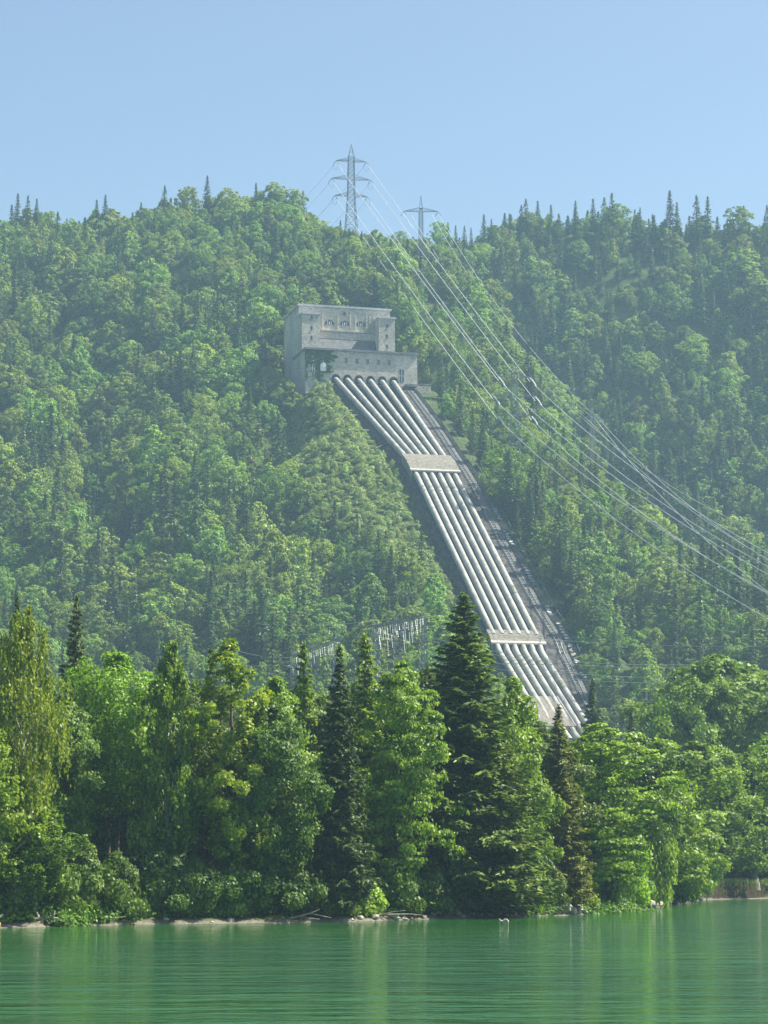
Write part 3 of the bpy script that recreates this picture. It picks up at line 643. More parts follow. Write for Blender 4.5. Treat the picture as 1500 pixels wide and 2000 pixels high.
# ------------------------------------------------------------------ lattice pylons
def pylon(name, u, vtop, Y, vbase, arms, w_arm, w_base, peak_v, label, cat="pylon", hollow=None, rz=0.18, thick=0.2, insul=None, loops=True):
    top = at(u, vtop, Y); bz_ = min(at(u, vbase, Y).z, gz(top.x, Y)) - 1
    root = empty(name, (top.x, Y, bz_), rz); H = top.z - bz_
    zp = zv(peak_v, Y) - bz_
    zlast = zv(arms[-1][0], Y) - bz_
    def hw(z):
        if z >= zlast: return w_arm / 2 * (1 + 0.25 * (zp - z) / max(zp - zlast, 1))
        return w_arm / 2 * 1.25 + (w_base / 2 - w_arm / 2 * 1.25) * (1 - z / zlast) ** 1.15
    mb = MB(); lv = [0.0]
    while lv[-1] < zp - 1.0: lv.append(min(zp, lv[-1] + max(1.6, hw(lv[-1]) * 1.5)))
    if zp - lv[-1] > 0.01: lv.append(zp)
    cs = [(-1, -1), (1, -1), (1, 1), (-1, 1)]
    ring = [[np.array([x * hw(z), y * hw(z), z]) for x, y in cs] for z in lv]
    for a, b_ in zip(ring[:-1], ring[1:]):
        for q in range(4):
            mb.bar(a[q], b_[q], thick); q2 = (q + 1) % 4
            mb.bar(a[q], b_[q2], thick * .55); mb.bar(a[q2], b_[q], thick * .55); mb.bar(b_[q], b_[q2], thick * .5)
    mb.build("mast", M['galv'], root)
    mb = MB()
    for q in range(4): mb.bar(ring[-1][q], (0, 0, H), thick * .85)
    for f_ in (.35, .65):
        rr = [ring[-1][q] * (1 - f_) + np.array([0, 0, H]) * f_ for q in range(4)]
        for q in range(4): mb.bar(rr[q], rr[(q + 1) % 4], thick * .5)
    mb.build("peak", M['galv'], root)
    ends = []
    for (va, hl) in arms:
        z = zv(va, Y) - bz_; h_ = hw(z)
        for sg in (-1, 1):
            mb = MB(); tip = np.array([sg * hl, 0, z]); rise = min(hl * .2, 1.8)
            for yy in (-1, 1):
                lo = np.array([sg * h_, yy * h_, z]); up_ = np.array([sg * h_, yy * h_, z + rise])
                mb.bar(lo, tip, thick * .8); mb.bar(up_, tip, thick * .7)
                for f1 in np.linspace(0.12, .85, 5):
                    mb.bar(lo + (tip - lo) * f1, up_ + (tip - up_) * (f1 + .1), thick * .45)
            for f1 in np.linspace(.1, .9, 6):
                A1 = np.array([sg * h_, -h_, z]); A2 = np.array([sg * h_, h_, z]); mb.bar(A1 + (tip - A1) * f1, A2 + (tip - A2) * f1, thick * .4)
            mb.build("cross_arm", M['galv'], root)
            c_, s_ = math.cos(rz), math.sin(rz)
            ends.append(Vector((top.x + tip[0] * c_, Y + tip[0] * s_, bz_ + z - .1)))
            if insul:
                P0 = tip + (0, 0, -.15); white = insul == 'white'
                for dirx, yy in ((-1, 1), (1, -1)):
                    if white and dirx < 0: continue
                    P1 = P0 + np.array([dirx * 1.1, yy * 1.0, -1.9]) * (1.9 if white else 1.15); Pm = (P0 + P1) / 2 + np.array([dirx * .25, 0, .35])
                    mb = MB(); L = np.array([(1 - f_) ** 2 * P0 + 2 * f_ * (1 - f_) * Pm + f_ ** 2 * P1 for f_ in np.linspace(0, 1, 13)])
                    mb.tube(L, [.10 + .10 * (i_ % 2) * (1 if 2 < i_ < 11 else .3) for i_ in range(13)] if not white else [.2 + .14 * (i_ % 2) for i_ in range(13)], 7)
                    mb.build("insulator_string", M['insul'] if white else M['galv'], root)
                    if loops and dirx > 0 and not white:
                        Pa = P0 + np.array([-1.1, 1, -1.9]) * 1.15
                        mb = MB(); mb.tube([P1 * (1 - f_) + Pa * f_ + np.array([0, 0, -2.2 * 4 * f_ * (1 - f_)]) for f_ in np.linspace(0, 1, 12)], .06, 5); mb.build("jumper_loop", M['galv'], root)
    tag(root, label, cat, "lattice power pylons")
    return ends
P1 = pylon("lattice_pylon", 686, 281, 1150, 470, [(315, 7.4), (350, 9.6), (383, 8.0)], 2.7, 7.6, 306, "tall lattice pylon with three pairs of arms standing on the skyline", insul='grey', thick=0.23)
P2 = pylon("lattice_pylon", 822, 382, 1175, 470, [(413, 8.5)], 1.5, 2.6, 407, "smaller lattice pylon with a single pair of arms on the skyline", insul='grey', loops=False, thick=0.22, rz=0.05)
P3 = pylon("lattice_pylon", 1004, 706, 932, 905, [(737, 6.1), (774, 8.1), (812, 6.6)], 2.1, 5.4, 728, "dim lattice pylon among the trees, with bright white hanging insulators", insul='white', thick=0.2, rz=0.1)
P4 = pylon("lattice_pylon", 1156, 796, 1010, 872, [(815, 3.6)], 1.2, 2.0, 808, "slim lattice pylon against the dark wooded valley where several wires meet", insul='grey', loops=False, thick=0.18, rz=0.3)
def wire(a, b, sag, label, group, rad=0.07, n=26, name="power_cable"):
    a, b = Vector(a), Vector(b); mid = a
    f_ = np.linspace(0, 1, n); A_, B_ = np.array(a), np.array(b)
    P = A_ + (B_ - A_) * f_[:, None]; P[:, 2] -= sag * 4 * f_ * (1 - f_)
    mb = MB(); mb.tube(P - A_, rad, 5); o = mb.build(name, M['wire'], loc=a); tag(o, label, "cable", group); return o
armn = ["top", "top", "middle", "middle", "lowest", "lowest"]
for k in range(6):
    sd_ = "left" if k % 2 == 0 else "right"
    tgt = P3[k] + Vector((0, 0, -1.5))
    wire(P1[k] + Vector((.8, -.8, -1.9)), tgt, 1.2, f"cable from the {armn[k]} {sd_} arm of the tall pylon down to the wooded pylon", "cables below the tall pylon", 0.135)
    p = P1[k] + Vector((-1.1, .9, -1.9)); ux, vx = proj(p.x, p.y, p.z)
    q = at(float(ux) - 190, float(vx) + 175, 1330)
    wire(p, q, 4.0, f"thin cable from the {armn[k]} {sd_} arm of the tall pylon behind the ridge", "cables behind the ridge", 0.06)
ends = {0: (1640, 1195), 2: (1640, 1228), 4: (1640, 1285), 1: (1640, 1150), 3: (1640, 1175), 5: (1640, 1232)}
for k in range(6):
    sd_ = "left" if k % 2 == 0 else "right"
    wire(P3[k] + Vector((1.8, -1.6, -3.3)), at(*ends[k], 640), 6, f"power cable running down right from the {armn[k]} {sd_} arm of the wooded pylon", "cables leaving the wooded pylon", 0.12)
for k in range(2):
    for j_, off in enumerate((0, -3.2)):
        nm = ["outer", "inner"][j_]
        sd_ = "left" if k == 0 else "right"
        a = P2[k] + Vector((off if k else -off, 0, -1.0)); b_ = P4[k] + Vector(((off * .5 if k else -off * .5), 0, -1.0))
        wire(a, b_, 8 + 2 * j_, f"cable from the {nm} {sd_} arm of the small skyline pylon to the slim pylon", "cables below the small pylon", 0.09)
        wire(b_, at(1640, [1095, 1160, 1168, 1255][k * 2 + j_], 700), 7, f"cable running down right from the {nm} {sd_} side of the slim pylon", "cables leaving the slim pylon", 0.10)

# ------------------------------------------------------------------ substation gantries
def gantry(u0, v0, Ya, u1, v1, Yb, posts, n, label, seed):
    A, Bq = at(u0, v0, Ya), at(u1, v1, Yb); base = gz((A.x + Bq.x) / 2, (Ya + Yb) / 2)
    root = empty("switchyard_gantry", ((A.x + Bq.x) / 2, (Ya + Yb) / 2, base)); inv = np.array(root.location)
    A_, B_ = np.array(A) - inv, np.array(Bq) - inv; d = (B_ - A_); L = np.linalg.norm(d); e = d / L
    x_ = np.cross(e, (0, 0, 1)); x_ /= np.linalg.norm(x_)
    mb = MB(); k = max(6, int(L / 1.1))
    cr = [x_ * .45 + (0, 0, .35), -x_ * .45 + (0, 0, .35), x_ * 0 + (0, 0, -.35)]
    for c in cr: mb.bar(A_ + c, B_ + c, .12)
    for i_ in range(k):
        p, q = A_ + d * i_ / k, A_ + d * (i_ + 1) / k
        for a_ in range(3): mb.bar(p + cr[a_], q + cr[(a_ + 1) % 3], .07)
    mb.build("beam", M['galv'], root)
    for f_, hp in posts:
        p = A_ + d * f_
        for sg in (-1,):
            mb = MB(); tip = p + np.array([0, 0, hp]); gnd = -10 - 0 * p[2]
            for xx in (-1, 1):
                for ee in (-1, 1):
                    mb.bar(tip + x_ * xx * .1, p + x_ * xx * .7 + e * ee * .6, .13); mb.bar(p + x_ * xx * .7 + e * ee * .6, np.array([p[0] + x_[0] * xx * 1.3 + e[0] * ee, p[1] + x_[1] * xx * 1.3 + e[1] * ee, gnd]), .16)
            zz = p[2]
            while zz > gnd + 2:
                w1 = .7 + .6 * (p[2] - zz) / (p[2] - gnd)
                q = [np.array([p[0], p[1], zz]) + x_ * xx * w1 + e * ee * w1 * .8 for xx, ee in ((-1, -1), (1, -1), (1, 1), (-1, 1))]
                for a_ in range(4): mb.bar(q[a_], q[(a_ + 1) % 4] - np.array([0, 0, 1.6]), .07)
                zz -= 1.8
            mb.build("post", M['galv'], root)
    for i_ in range(13):
        p = A_ + d * (i_ + .4) / 13; mb = MB(); mb.bar(p, p + e * .5 + np.array([0, 0, -6.5]), .09); mb.bar(p + x_ * .9, p + x_ * .9 + np.array([0, 0, -5.5]), .08); mb.build("hanger_frame", M['galv'], root)
    rg = np.random.default_rng(seed)
    for i_ in range(n):
        f_ = (i_ + .5 + rg.uniform(-.3, .3)) / n; p = A_ + d * f_ + x_ * rg.uniform(-.4, .4) + (0, 0, -.5)
        ln = rg.choice([1.8, 2.4, 3.6, 6.0], p=[.35, .3, .25, .1]); lean = rg.uniform(.12, .34)
        if rg.random() < .25: p = p + np.array([0, 0, -rg.uniform(1.5, 4)])
        q = p + e * ln * lean + np.array([0, 0, -ln]); m_ = max(6, int(ln / .28))
        mb = MB(); mb.tube([p + (q - p) * g_ for g_ in np.linspace(0, 1, m_)], [.04 + .07 * (a_ % 2) for a_ in range(m_)], 6)
        mb.build("insulator_string", M['insul'], root)
    tag(root, label, "gantry", "switchyard gantries above the treetops")
    return A, Bq
gA = gantry(571, 1283, 705, 665, 1248, 655, [(0.03, 1.6), (.47, 1.8), (.93, 2.2)], 24, "steel switchyard gantry hung with white insulators, the lower left of two, behind yellow-green treetops", 5)
gB = gantry(728, 1225, 668, 829, 1203, 640, [(0.04, 1.2), (.48, 1.3), (.97, 1.2)], 34, "steel switchyard gantry crowded with white insulators, the upper right of two", 6)
for k, (v0, v1) in enumerate(((1243, 1292), (1250, 1297), (1264, 1318), (1276, 1328))):
    wire(at(834, v0, 640), at(1460, v1, 520), 3.2, f"thin cable crossing before the lower pipes, {['topmost','second from top','third from top','lowest'][k]} of four", "cables across the lower pipes", 0.055)
for k, (v0, v1) in enumerate(((1222, 1262), (1385, 1402), (1412, 1432), (1424, 1436))):
    wire(at(834 if k < 1 else 1120, v0, 640), at(1500, v1, 520), 1.6, f"faint cable over the shaded gully, {['highest','second','third','lowest'][k]} of the four faint ones", "faint cables over the gully", 0.035)
for k, (a, b_) in enumerate((((440, 1262), (571, 1283)), ((440, 1295), (571, 1290)), ((500, 1240), (735, 1218)), ((500, 1218), (777, 1206)))):
    wire(at(*a, 700), at(*b_, 690 if k < 2 else 660), 1.2, f"faint cable reaching the switchyard from the left, {['third','lowest','second','highest'][k]} of four" if k else "faint cable reaching the left gantry from the left slope", "faint cables left of the gantries", 0.04)

# ------------------------------------------------------------------ trees
def env_egg(t):                 # crown radius profile, t 0 bottom .. 1 top
    return np.sin(np.pi * np.clip(t, 0, 1) ** 0.8) ** 0.75
def env_cone(t): return (1 - t) ** 0.75 * np.clip(t / .12, 0, 1) ** .5
def env_round(t): return np.sqrt(np.clip(1 - np.abs(2 * t - .92) ** 2.4, 0.02, 1))
def env_tall(t): return np.sin(np.pi * np.clip(t, 0, 1) ** 0.62) ** 0.7 * .95 + .05
def broad(seed, h, r, base, nl, nleaf, leaf, env=env_egg, lobe=(.20, .34), weep=0.0, flat=0.75, layer=0.0, limbs=14, trunk=None, jit=.85, open_=0.0, multi=1):
    """h height, r crown radius, base height where the crown starts; returns (crown mesh builder, trunk mesh builder)"""
    rg = np.random.default_rng(seed)
    t = rg.uniform(0.03, .97, nl) if open_ else (np.arange(nl) + rg.uniform(0, 1, nl)) / nl * .94 + .03
    th = np.arange(nl) * 2.39996 + rg.uniform(-.5, .5, nl)
    lean = rg.normal(size=2) * r * .12
    bulge = 1 + .34 * np.sin(th * 2 + rg.uniform(0, 6)) * np.sin(t * 7 + rg.uniform(0, 6)) + .16 * rg.normal(size=nl)
    R = env(t) * r * bulge; lr = r * rg.uniform(*lobe, nl) * (.55 + .6 * env(t))
    rf = rg.uniform(.30, 1.22, nl) ** .7
    cx = np.cos(th) * np.maximum(R - lr * .8, 0) * rf + lean[0] * t; cy = np.sin(th) * np.maximum(R - lr * .8, 0) * rf + lean[1] * t
    cz = base + (h - base) * t - lr * .4
    cz = np.minimum(cz, h - lr * flat)
    w_ = lr ** 2; li = rg.choice(nl, nleaf, p=w_ / w_.sum())
    d = rg.normal(size=(nleaf, 3)); d[:, 2] += .35; d /= np.linalg.norm(d, axis=1)[:, None]
    cc = np.stack([cx, cy, cz], 1)[li]
    outw = np.stack([cx, cy, (cz - (base + h) / 2) * .5], 1); outw /= np.linalg.norm(outw, axis=1)[:, None] + 1e-6
    d += outw[li] * .5; d /= np.linalg.norm(d, axis=1)[:, None]
    # sub-clumps: snap directions towards a few knobs in each lobe
    knob = rg.normal(size=(nl, 7, 3)); knob /= np.linalg.norm(knob, axis=2)[:, :, None]
    kk = knob[li, rg.integers(0, 7, nleaf)]
    d2 = d + kk * .55; d2 /= np.linalg.norm(d2, axis=1)[:, None]
    rad = lr[li] * (.42 + .68 * rg.random(nleaf) ** .55) * (1 + .35 * rg.random(nleaf) * (rg.random(nleaf) < .25))
    P = cc + d2 * rad[:, None] * np.array([1, 1, flat])
    if r > 3.0:                                    # see-through gaps
        qg = 2 * math.pi / (r * .85); hole = np.sin(P[:, 0] * qg + seed) * np.sin(P[:, 1] * qg + 2 * seed) * np.sin(P[:, 2] * qg * .9 + 3 * seed)
        kp = ~((hole > .15) & (rg.random(nleaf) < .92)); P, d2, li = P[kp], d2[kp], li[kp]; nleaf = len(P)
    if layer: P[:, 2] = P[:, 2] * (1 - layer) + np.round(P[:, 2] / 1.3 + .25 * np.sin(P[:, 0] + P[:, 1])) * 1.3 * layer
    if weep:
        k = rg.random(nleaf) < .75
        drop = rg.random(nleaf) ** 1.3 * weep * (.5 + np.linalg.norm(P[:, :2], axis=1) / r)
        ns_ = max(nleaf // 22, 4); st_ = P[rg.integers(0, nleaf, ns_), :]
        zo = np.argsort(st_[:, 2]); st_ = st_[zo]; po = np.argsort(np.argsort(P[:, 2])) * ns_ // nleaf
        sid = np.clip(po + rg.integers(-40, 41, nleaf), 0, ns_ - 1)
        P[k] = st_[sid[k]] + rg.normal(size=(int(k.sum()), 3)) * (.07, .07, .1); P[k, 2] -= drop[k]
    oc = P / np.array([1, 1, 1.0]) - np.array([0, 0, (base + h) * .5]); oc[:, 2] *= .6 * r / ((h - base) * .5); oc /= np.linalg.norm(oc, axis=1)[:, None] + 1e-6
    N = d2 * .5 + oc * .7 + rg.normal(size=(nleaf, 3)) * jit * .75 + (0, 0, .35)
    sz = leaf * rg.uniform(.6, 1.3, nleaf)
    al = None
    if weep: N = d2 * .8 * (1, 1, .2) + rg.normal(size=(nleaf, 3)) * .4; al = np.tile([0, 0, -1.0], (nleaf, 1)) + rg.normal(size=(nleaf, 3)) * .3
    V, Fc = cards(P, N, sz * .62, sz, rg, al)
    mb = MB(); mb.add(V, Fc)
    tb = MB(); tr = trunk or max(.12, h * .013)
    for q in range(multi):
        o_ = np.array([(q - (multi - 1) / 2) * 1.0, rg.uniform(-.3, .3) if multi > 1 else 0, 0]); ln = (q - (multi - 1) / 2) * 1.2
        zs = np.linspace(-1.0, h * .93, 9)
        bx = lean[0] * zs / h + rg.normal(size=9) * h * .004 + ln * zs / h; by = lean[1] * zs / h + rg.normal(size=9) * h * .004
        tb.tube(np.stack([bx + o_[0], by + o_[1], zs], 1), tr * (1 - zs / h * .93) * (1 if multi == 1 else .7) + .02, 8)
    big = np.argsort(-lr)[:limbs]
    for q in big:
        z0 = max(base * .75, cz[q] - (h - base) * rg.uniform(.10, .22) - .5); z0 = min(z0, h * .85)
        a_ = np.array([lean[0] * z0 / h, lean[1] * z0 / h, z0]); b_ = np.array([cx[q], cy[q], cz[q]]); m_ = (a_ + b_) / 2 + np.array([0, 0, -.06 * np.linalg.norm(b_ - a_)])
        rr = tr * .42 * (1 - z0 / h * .7)
        tb.tube([a_, m_, b_, b_ + (b_ - m_) * .35], [rr, rr * .75, rr * .45, .02], 5, cap=False)
    return mb, tb
def spruce(seed, h, r, base, nwh, per, leaf, npb, droop=.35, trunk=None, gap=0.0, pw=.85, sparse=0):
    """whorled drooping branches carrying flat sprays"""
    rg = np.random.default_rng(seed); Ps, Ns, Al, Sz = [], [], [], []
    tb = MB(); tr = trunk or h * .012
    zs = np.linspace(-1, h, 8); tb.tube(np.stack([zs * 0, zs * 0, zs], 1), tr * (1 - zs / h) + .03, 8)
    hts = base + (h - base) * (np.arange(nwh) / nwh) ** .93
    for i_, z0 in enumerate(hts):
        f_ = (z0 - base) / (h - base); L0 = r * (1 - f_) ** pw * (1.0 if f_ > .08 else .75 + f_ * 3)
        nb = max(4, int(per * (.6 + .4 * (1 - f_))))
        for b_ in range(nb):
            if rg.random() < gap: continue
            a = b_ * 2 * math.pi / nb + i_ * 1.1 + rg.uniform(-.3, .3); L = max(.25, L0 * rg.uniform(.68, 1.14)); zz = z0 + rg.uniform(-.3, .3) * (h - base) / nwh
            ux, uy = math.cos(a), math.sin(a)
            n_ = max(8, int(npb * (L / r) ** 1.15))
            s = rg.random(n_) ** .62
            rise = .25 * (f_ ** 2) * 1.8
            dz = L * (rise * s - droop * (1 - f_ * .7) * s ** 1.1 + droop * .42 * s ** 4)
            wd = L * .26 * np.sin(np.pi * np.clip(s, 0, 1) ** .8) + .10
            off = rg.uniform(-1, 1, n_) * wd
            hang = -rg.random(n_) ** 1.5 * (.14 + .10 * L) * (1 - f_ * .5)
            Ps.append(np.stack([ux * L * s - uy * off, uy * L * s + ux * off, zz + dz + hang - np.abs(off) * .25], 1))
            nn = np.stack([ux * .35 * np.ones(n_), uy * .35 * np.ones(n_), np.ones(n_)], 1) + rg.normal(size=(n_, 3)) * .38; Ns.append(nn)
            sgn = np.sign(off)
            Al.append(np.stack([ux * .9 - uy * sgn * .8, uy * .9 + ux * sgn * .8, -.45 * np.ones(n_)], 1) + rg.normal(size=(n_, 3)) * .2)
            Sz.append(leaf * rg.uniform(.6, 1.25, n_))
            if L > 1.2 and not sparse: tb.tube([(0, 0, zz), (ux * L * .5, uy * L * .5, zz + L * (rise * .5 - droop * .42 * (1 - f_ * .7))), (ux * L * .85, uy * L * .85, zz + L * (rise * .85 - droop * .6 * (1 - f_ * .7)))], [.05, .035, .015], 4, cap=False)
    n_ = 40; Ps.append(np.stack([rg.normal(size=n_) * .12, rg.normal(size=n_) * .12, h - rg.random(n_) * 1.4], 1)); Ns.append(rg.normal(size=(n_, 3))); Al.append(np.tile([0, 0, 1.0], (n_, 1))); Sz.append(np.full(n_, leaf * .7))
    P, N, A_, S = map(np.concatenate, (Ps, Ns, Al, Sz))
    V, Fc = cards(P, N, S * .34, S, rg, A_)
    mb = MB(); mb.add(V, Fc); return mb, tb

# --- foreground kinds: name -> (crown mesh, trunk mesh, height, crown radius, plain name, label stub)
FG = {}
def reg(key, mbs, h, r, mat, bark, name):
    cr, tk = mbs
    FG[key] = (cr.mesh(name + "_crown", mat), tk.mesh(name + "_trunk", bark, True), h, r, name)
L_, N_, B_, BB = M['leaf'], M['needle'], M['bark'], M['birch_bark']
reg('spruce', spruce(1, 29, 5.8, 1.5, 50, 12, .30, 260, .42, gap=.06), 29, 5.2, N_, B_, "spruce_tree")
reg('spruce2', spruce(2, 24, 4.0, 2.0, 42, 10, .28, 210, .38, gap=.12), 24, 3.6, N_, B_, "spruce_tree")
reg('spruce3', spruce(3, 22, 3.5, 1.0, 42, 9, .27, 180, .5, gap=.1), 22, 3.0, N_, B_, "spruce_tree")
reg('larch', spruce(4, 22, 2.7, 3.0, 34, 8, .34, 120, .2, gap=.2, pw=.6), 22, 2.7, L_, B_, "larch_tree")
reg('ash', broad(11, 22, 4.8, 8.5, 90, 36000, .17, env_round, limbs=20, multi=2), 22, 4.3, L_, B_, "ash_tree")
reg('birch', broad(12, 24, 4.4, 5.0, 80, 36000, .16, env_egg, weep=1.5, limbs=22), 24, 4.2, L_, BB, "birch_tree")
reg('birch2', broad(13, 21, 3.2, 4.0, 70, 28000, .16, env_tall, weep=1.2, limbs=18), 21, 3.0, L_, BB, "birch_tree")
reg('feather', broad(14, 22, 3.8, 4.0, 110, 30000, .16, env_tall, lobe=(.14, .24), limbs=30), 22, 3.2, L_, B_, "willow_tree")
reg('maple', broad(15, 19, 5.0, 4.2, 100, 44000, .19, env_round, lobe=(.17, .30), limbs=20), 19, 4.4, L_, B_, "maple_tree")
reg('beech', broad(16, 20, 5.2, 2.0, 110, 44000, .18, env_round, lobe=(.16, .28), flat=.5, layer=.25, limbs=22), 20, 4.6, L_, B_, "beech_tree")
reg('hornbeam', broad(17, 20, 4.6, 1.5, 100, 40000, .18, env_egg, lobe=(.16, .30), limbs=18), 20, 3.4, L_, B_, "hornbeam_tree")
reg('alder', broad(18, 17, 4.8, .8, 100, 40000, .18, env_round, lobe=(.16, .30), limbs=16), 17, 4.0, L_, B_, "alder_tree")
reg('shrub', broad(19, 4.5, 2.8, .1, 40, 11000, .15, env_egg, lobe=(.26, .42), limbs=8, trunk=.07), 4.5, 2.8, L_, B_, "shrub")
reg('shrub2', broad(20, 5.5, 2.4, .1, 40, 11000, .16, env_tall, lobe=(.24, .42), limbs=8, trunk=.07), 5.5, 2.4, L_, B_, "shrub")
reg('bushlet', broad(21, 2.4, 1.7, .05, 16, 3600, .16, env_egg, lobe=(.3, .45), limbs=5, trunk=.04), 2.4, 1.7, L_, B_, "shrub")
FGRECT = []
def plant(key, u, vtop, Y, wpx=None, tint=(1, 1, 1), label=None, group=None, rz=None, name=None, dz=0.0):
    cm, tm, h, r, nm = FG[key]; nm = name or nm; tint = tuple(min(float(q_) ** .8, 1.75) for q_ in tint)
    ys_ = 240.0
    for _ in range(25): ys_ = .5 * ys_ + .5 * float(yshore((u - 750) / F * ys_))
    Y = max(Y, ys_ + (12 if u >= 1405 else 7 if 1290 < u else (4.6 if u > 1085 else 3.0)))
    p = at(u, 1700, Y); x = p.x; z = gz(x, Y) - .1 + dz
    H = zv(vtop, Y) - z; s = H / h
    sxy = s if wpx is None else (wpx / 2 / F * Y * 1.16) / r
    root = empty(nm, (x, Y, z), random.uniform(0, 6.28) if rz is None else rz); root.scale = (sxy, sxy, s)
    c = bpy.data.objects.new("crown", cm); COL.objects.link(c); c.parent = root; c.color = (*tint, 1)
    k = bpy.data.objects.new("trunk", tm); COL.objects.link(k); k.parent = root
    tag(root, label, nm.replace('_', ' ') if nm != 'shrub' else 'shrub', group)
    if nm == 'shrub': root.scale = (sxy * .88, sxy * .88, s)
    ww = wpx or 2 * r * s * F / Y
    FGRECT.append((u - ww * .36, u + ww * .36, vtop + 15, 1800, Y)); return root
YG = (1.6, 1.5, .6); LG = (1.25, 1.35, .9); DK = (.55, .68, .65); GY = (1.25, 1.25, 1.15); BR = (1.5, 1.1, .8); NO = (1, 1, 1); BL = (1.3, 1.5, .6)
G1 = "trees along the shore"
for a in [
 ('spruce3', 22, 1155, 232, 90, NO, "dark spruce tip standing behind the leafy birch at the left end of the shore"),
 ('birch', 36, 1172, 208, 140, (1.6, 1.4, .9), "tall pale yellow-green birch at the left end of the shore"),
 ('birch2', -18, 1375, 203, 150, (1.6, 1.5, 1.5), "greyish weeping birch with silvery leaves cut off by the left edge"),
 ('spruce2', 140, 1160, 250, 125, NO, "dark spruce standing between the leftmost birch and the bright ash"),
 ('maple', 118, 1365, 222, 130, (.9, 1.0, .8), "mid green broadleaf tree in front of the left dark spruce"),
 ('birch2', 66, 1570, 205, 140, (.75, .9, .9), "low dark weeping birch with a white trunk near the water"),
 ('ash', 222, 1268, 226, 150, (1.45, 1.6, .7), "bright light green ash with two thin bare stems"),
 ('birch2', 322, 1238, 221, 120, (1.15, 1.2, 1.1), "narrow grey-green birch right of the bright green ash"),
 ('spruce3', 407, 1262, 240, 90, (.9, .9, .9), "slender dark spruce between the grey-green birch and the yellow tree"),
 ('feather', 462, 1236, 216, 130, YG, "feathery yellow-green tree, the yellowest on the shore"),
 ('hornbeam', 556, 1312, 236, 110, BL, "bright green rounded treetop behind the dark maple"),
 ('maple', 540, 1362, 211, 135, DK, "dark green maple with a thick trunk right of the yellow tree"),
 ('larch', 592, 1252, 245, 85, (1.5, 1.4, .7), "thin yellow-green pointed treetop in front of the lower gantry"),
 ('spruce2', 662, 1258, 224, 135, (.85, .85, .75), "dull dark conifer with hanging brownish twigs mid shore"),
 ('larch', 712, 1236, 243, 115, (1.7, 1.6, .7), "yellow-green conical treetop in front of the upper gantry"),
 ('beech', 785, 1278, 232, 140, (1.5, 1.5, .65), "layered yellow-green beech left of the tallest spruce"),
 ('spruce', 908, 1157, 224, 300, (1.1, 1.15, 1.0), "tallest dark green spruce, standing before the foot of the pipes"),
 ('hornbeam', 1022, 1312, 236, 105, (1.3, 1.3, .9), "leafy pointed tree just right of the tallest spruce"),
 ('spruce3', 1094, 1375, 246, 115, (1.6, 1.25, .8), "brownish green spruce with its foot on the pale shore stones"),
 ('beech', 1172, 1402, 262, 190, (1.55, 1.6, .8), "broad bright green tree below the end of the rightmost pipe"),
 ('alder', 1300, 1432, 285, 170, (1.35, 1.4, .95), "rounded light green alder right of the broad bright tree"),
 ('alder', 1415, 1450, 335, 150, (1.3, 1.35, .85), "light green alder above the grassy earth bank"),
 ('maple', 1500, 1438, 362, 120, (1.6, 1.8, .6), "bright yellow-green maple cut off by the right edge"),
 ('spruce2', 1162, 1325, 420, 105, (.6, .7, .7), "dark spruce standing alone right of the lowest pipe end"),
 ('spruce3', 1237, 1380, 400, 66, (.7, .8, .75), "narrow dark spruce in the gap in front of the shaded gully"),
 ('maple', 1440, 1272, 450, 230, (.85, 1.0, .7), "large dark green broadleaf tree rising behind the right shore trees"),
 ('maple', 1372, 1320, 440, 130, (1.2, 1.25, .75), "olive green tree on the left flank of the large dark broadleaf"),
 ('maple', 1520, 1290, 470, 170, (1.1, 1.2, .7), "green tree behind the large dark broadleaf, cut off by the right edge"),
]: plant(a[0], a[1], a[2], a[3], a[4], a[5], a[6], G1)
# filling row behind
fills = [(-10, 1400, 245, 'maple'), (85, 1330, 256, 'beech'), (180, 1340, 250, 'hornbeam'), (275, 1330, 252, 'beech'), (365, 1340, 246, 'maple'), (430, 1360, 252, 'spruce2'), (505, 1345, 256, 'beech'), (610, 1330, 250, 'maple'),
         (690, 1330, 258, 'spruce3'), (745, 1310, 254, 'hornbeam'), (850, 1300, 256, 'maple'), (975, 1370, 258, 'beech'), (1050, 1410, 262, 'maple'), (1128, 1440, 276, 'hornbeam'), (1235, 1430, 296, 'maple'), (1352, 1440, 345, 'hornbeam'), (1462, 1470, 385, 'spruce2')]
nmf = ["at the left edge", "between the birch and the dark spruce", "left of the bright ash", "between the ash and the grey-green birch", "right of the grey-green birch", "under the yellow tree", "behind the dark maple", "left of the dull conifer",
       "behind the dull conifer", "right of the dull conifer", "left of the tallest spruce", "right behind the tallest spruce", "left of the brownish spruce", "right of the brownish spruce", "behind the broad bright tree", "between the two alders", "behind the right alder"]
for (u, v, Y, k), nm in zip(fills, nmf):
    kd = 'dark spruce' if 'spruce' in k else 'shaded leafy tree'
    plant(k, u, v, Y, 145 if 'spruce' not in k else 120, (.6, .68, .5), f"{kd} in the second row, {nm}", "second row of shore trees")  # dark tint puts the second row's shade into the leaf colour
for k_, (u, Y) in enumerate([(20, 300), (120, 330), (215, 310), (300, 340), (395, 315), (480, 345), (570, 310), (655, 340), (735, 320), (820, 350), (900, 330), (985, 360), (1075, 340), (1165, 370), (1260, 385), (1345, 400)]):
    plant(['maple', 'beech', 'alder', 'hornbeam'][k_ % 4], u, 1450 + 25 * (k_ % 3), Y, 130, (1.5, 1.6, .7), f"sunlit tree glimpsed beyond the shore row, {['first','second','third','fourth','fifth','sixth','seventh','eighth','ninth','tenth','eleventh','twelfth','thirteenth','fourteenth','fifteenth','last'][k_]} from the left edge", "sunlit trees beyond the shore row")  # bright tint puts the sunlight into the leaf colour
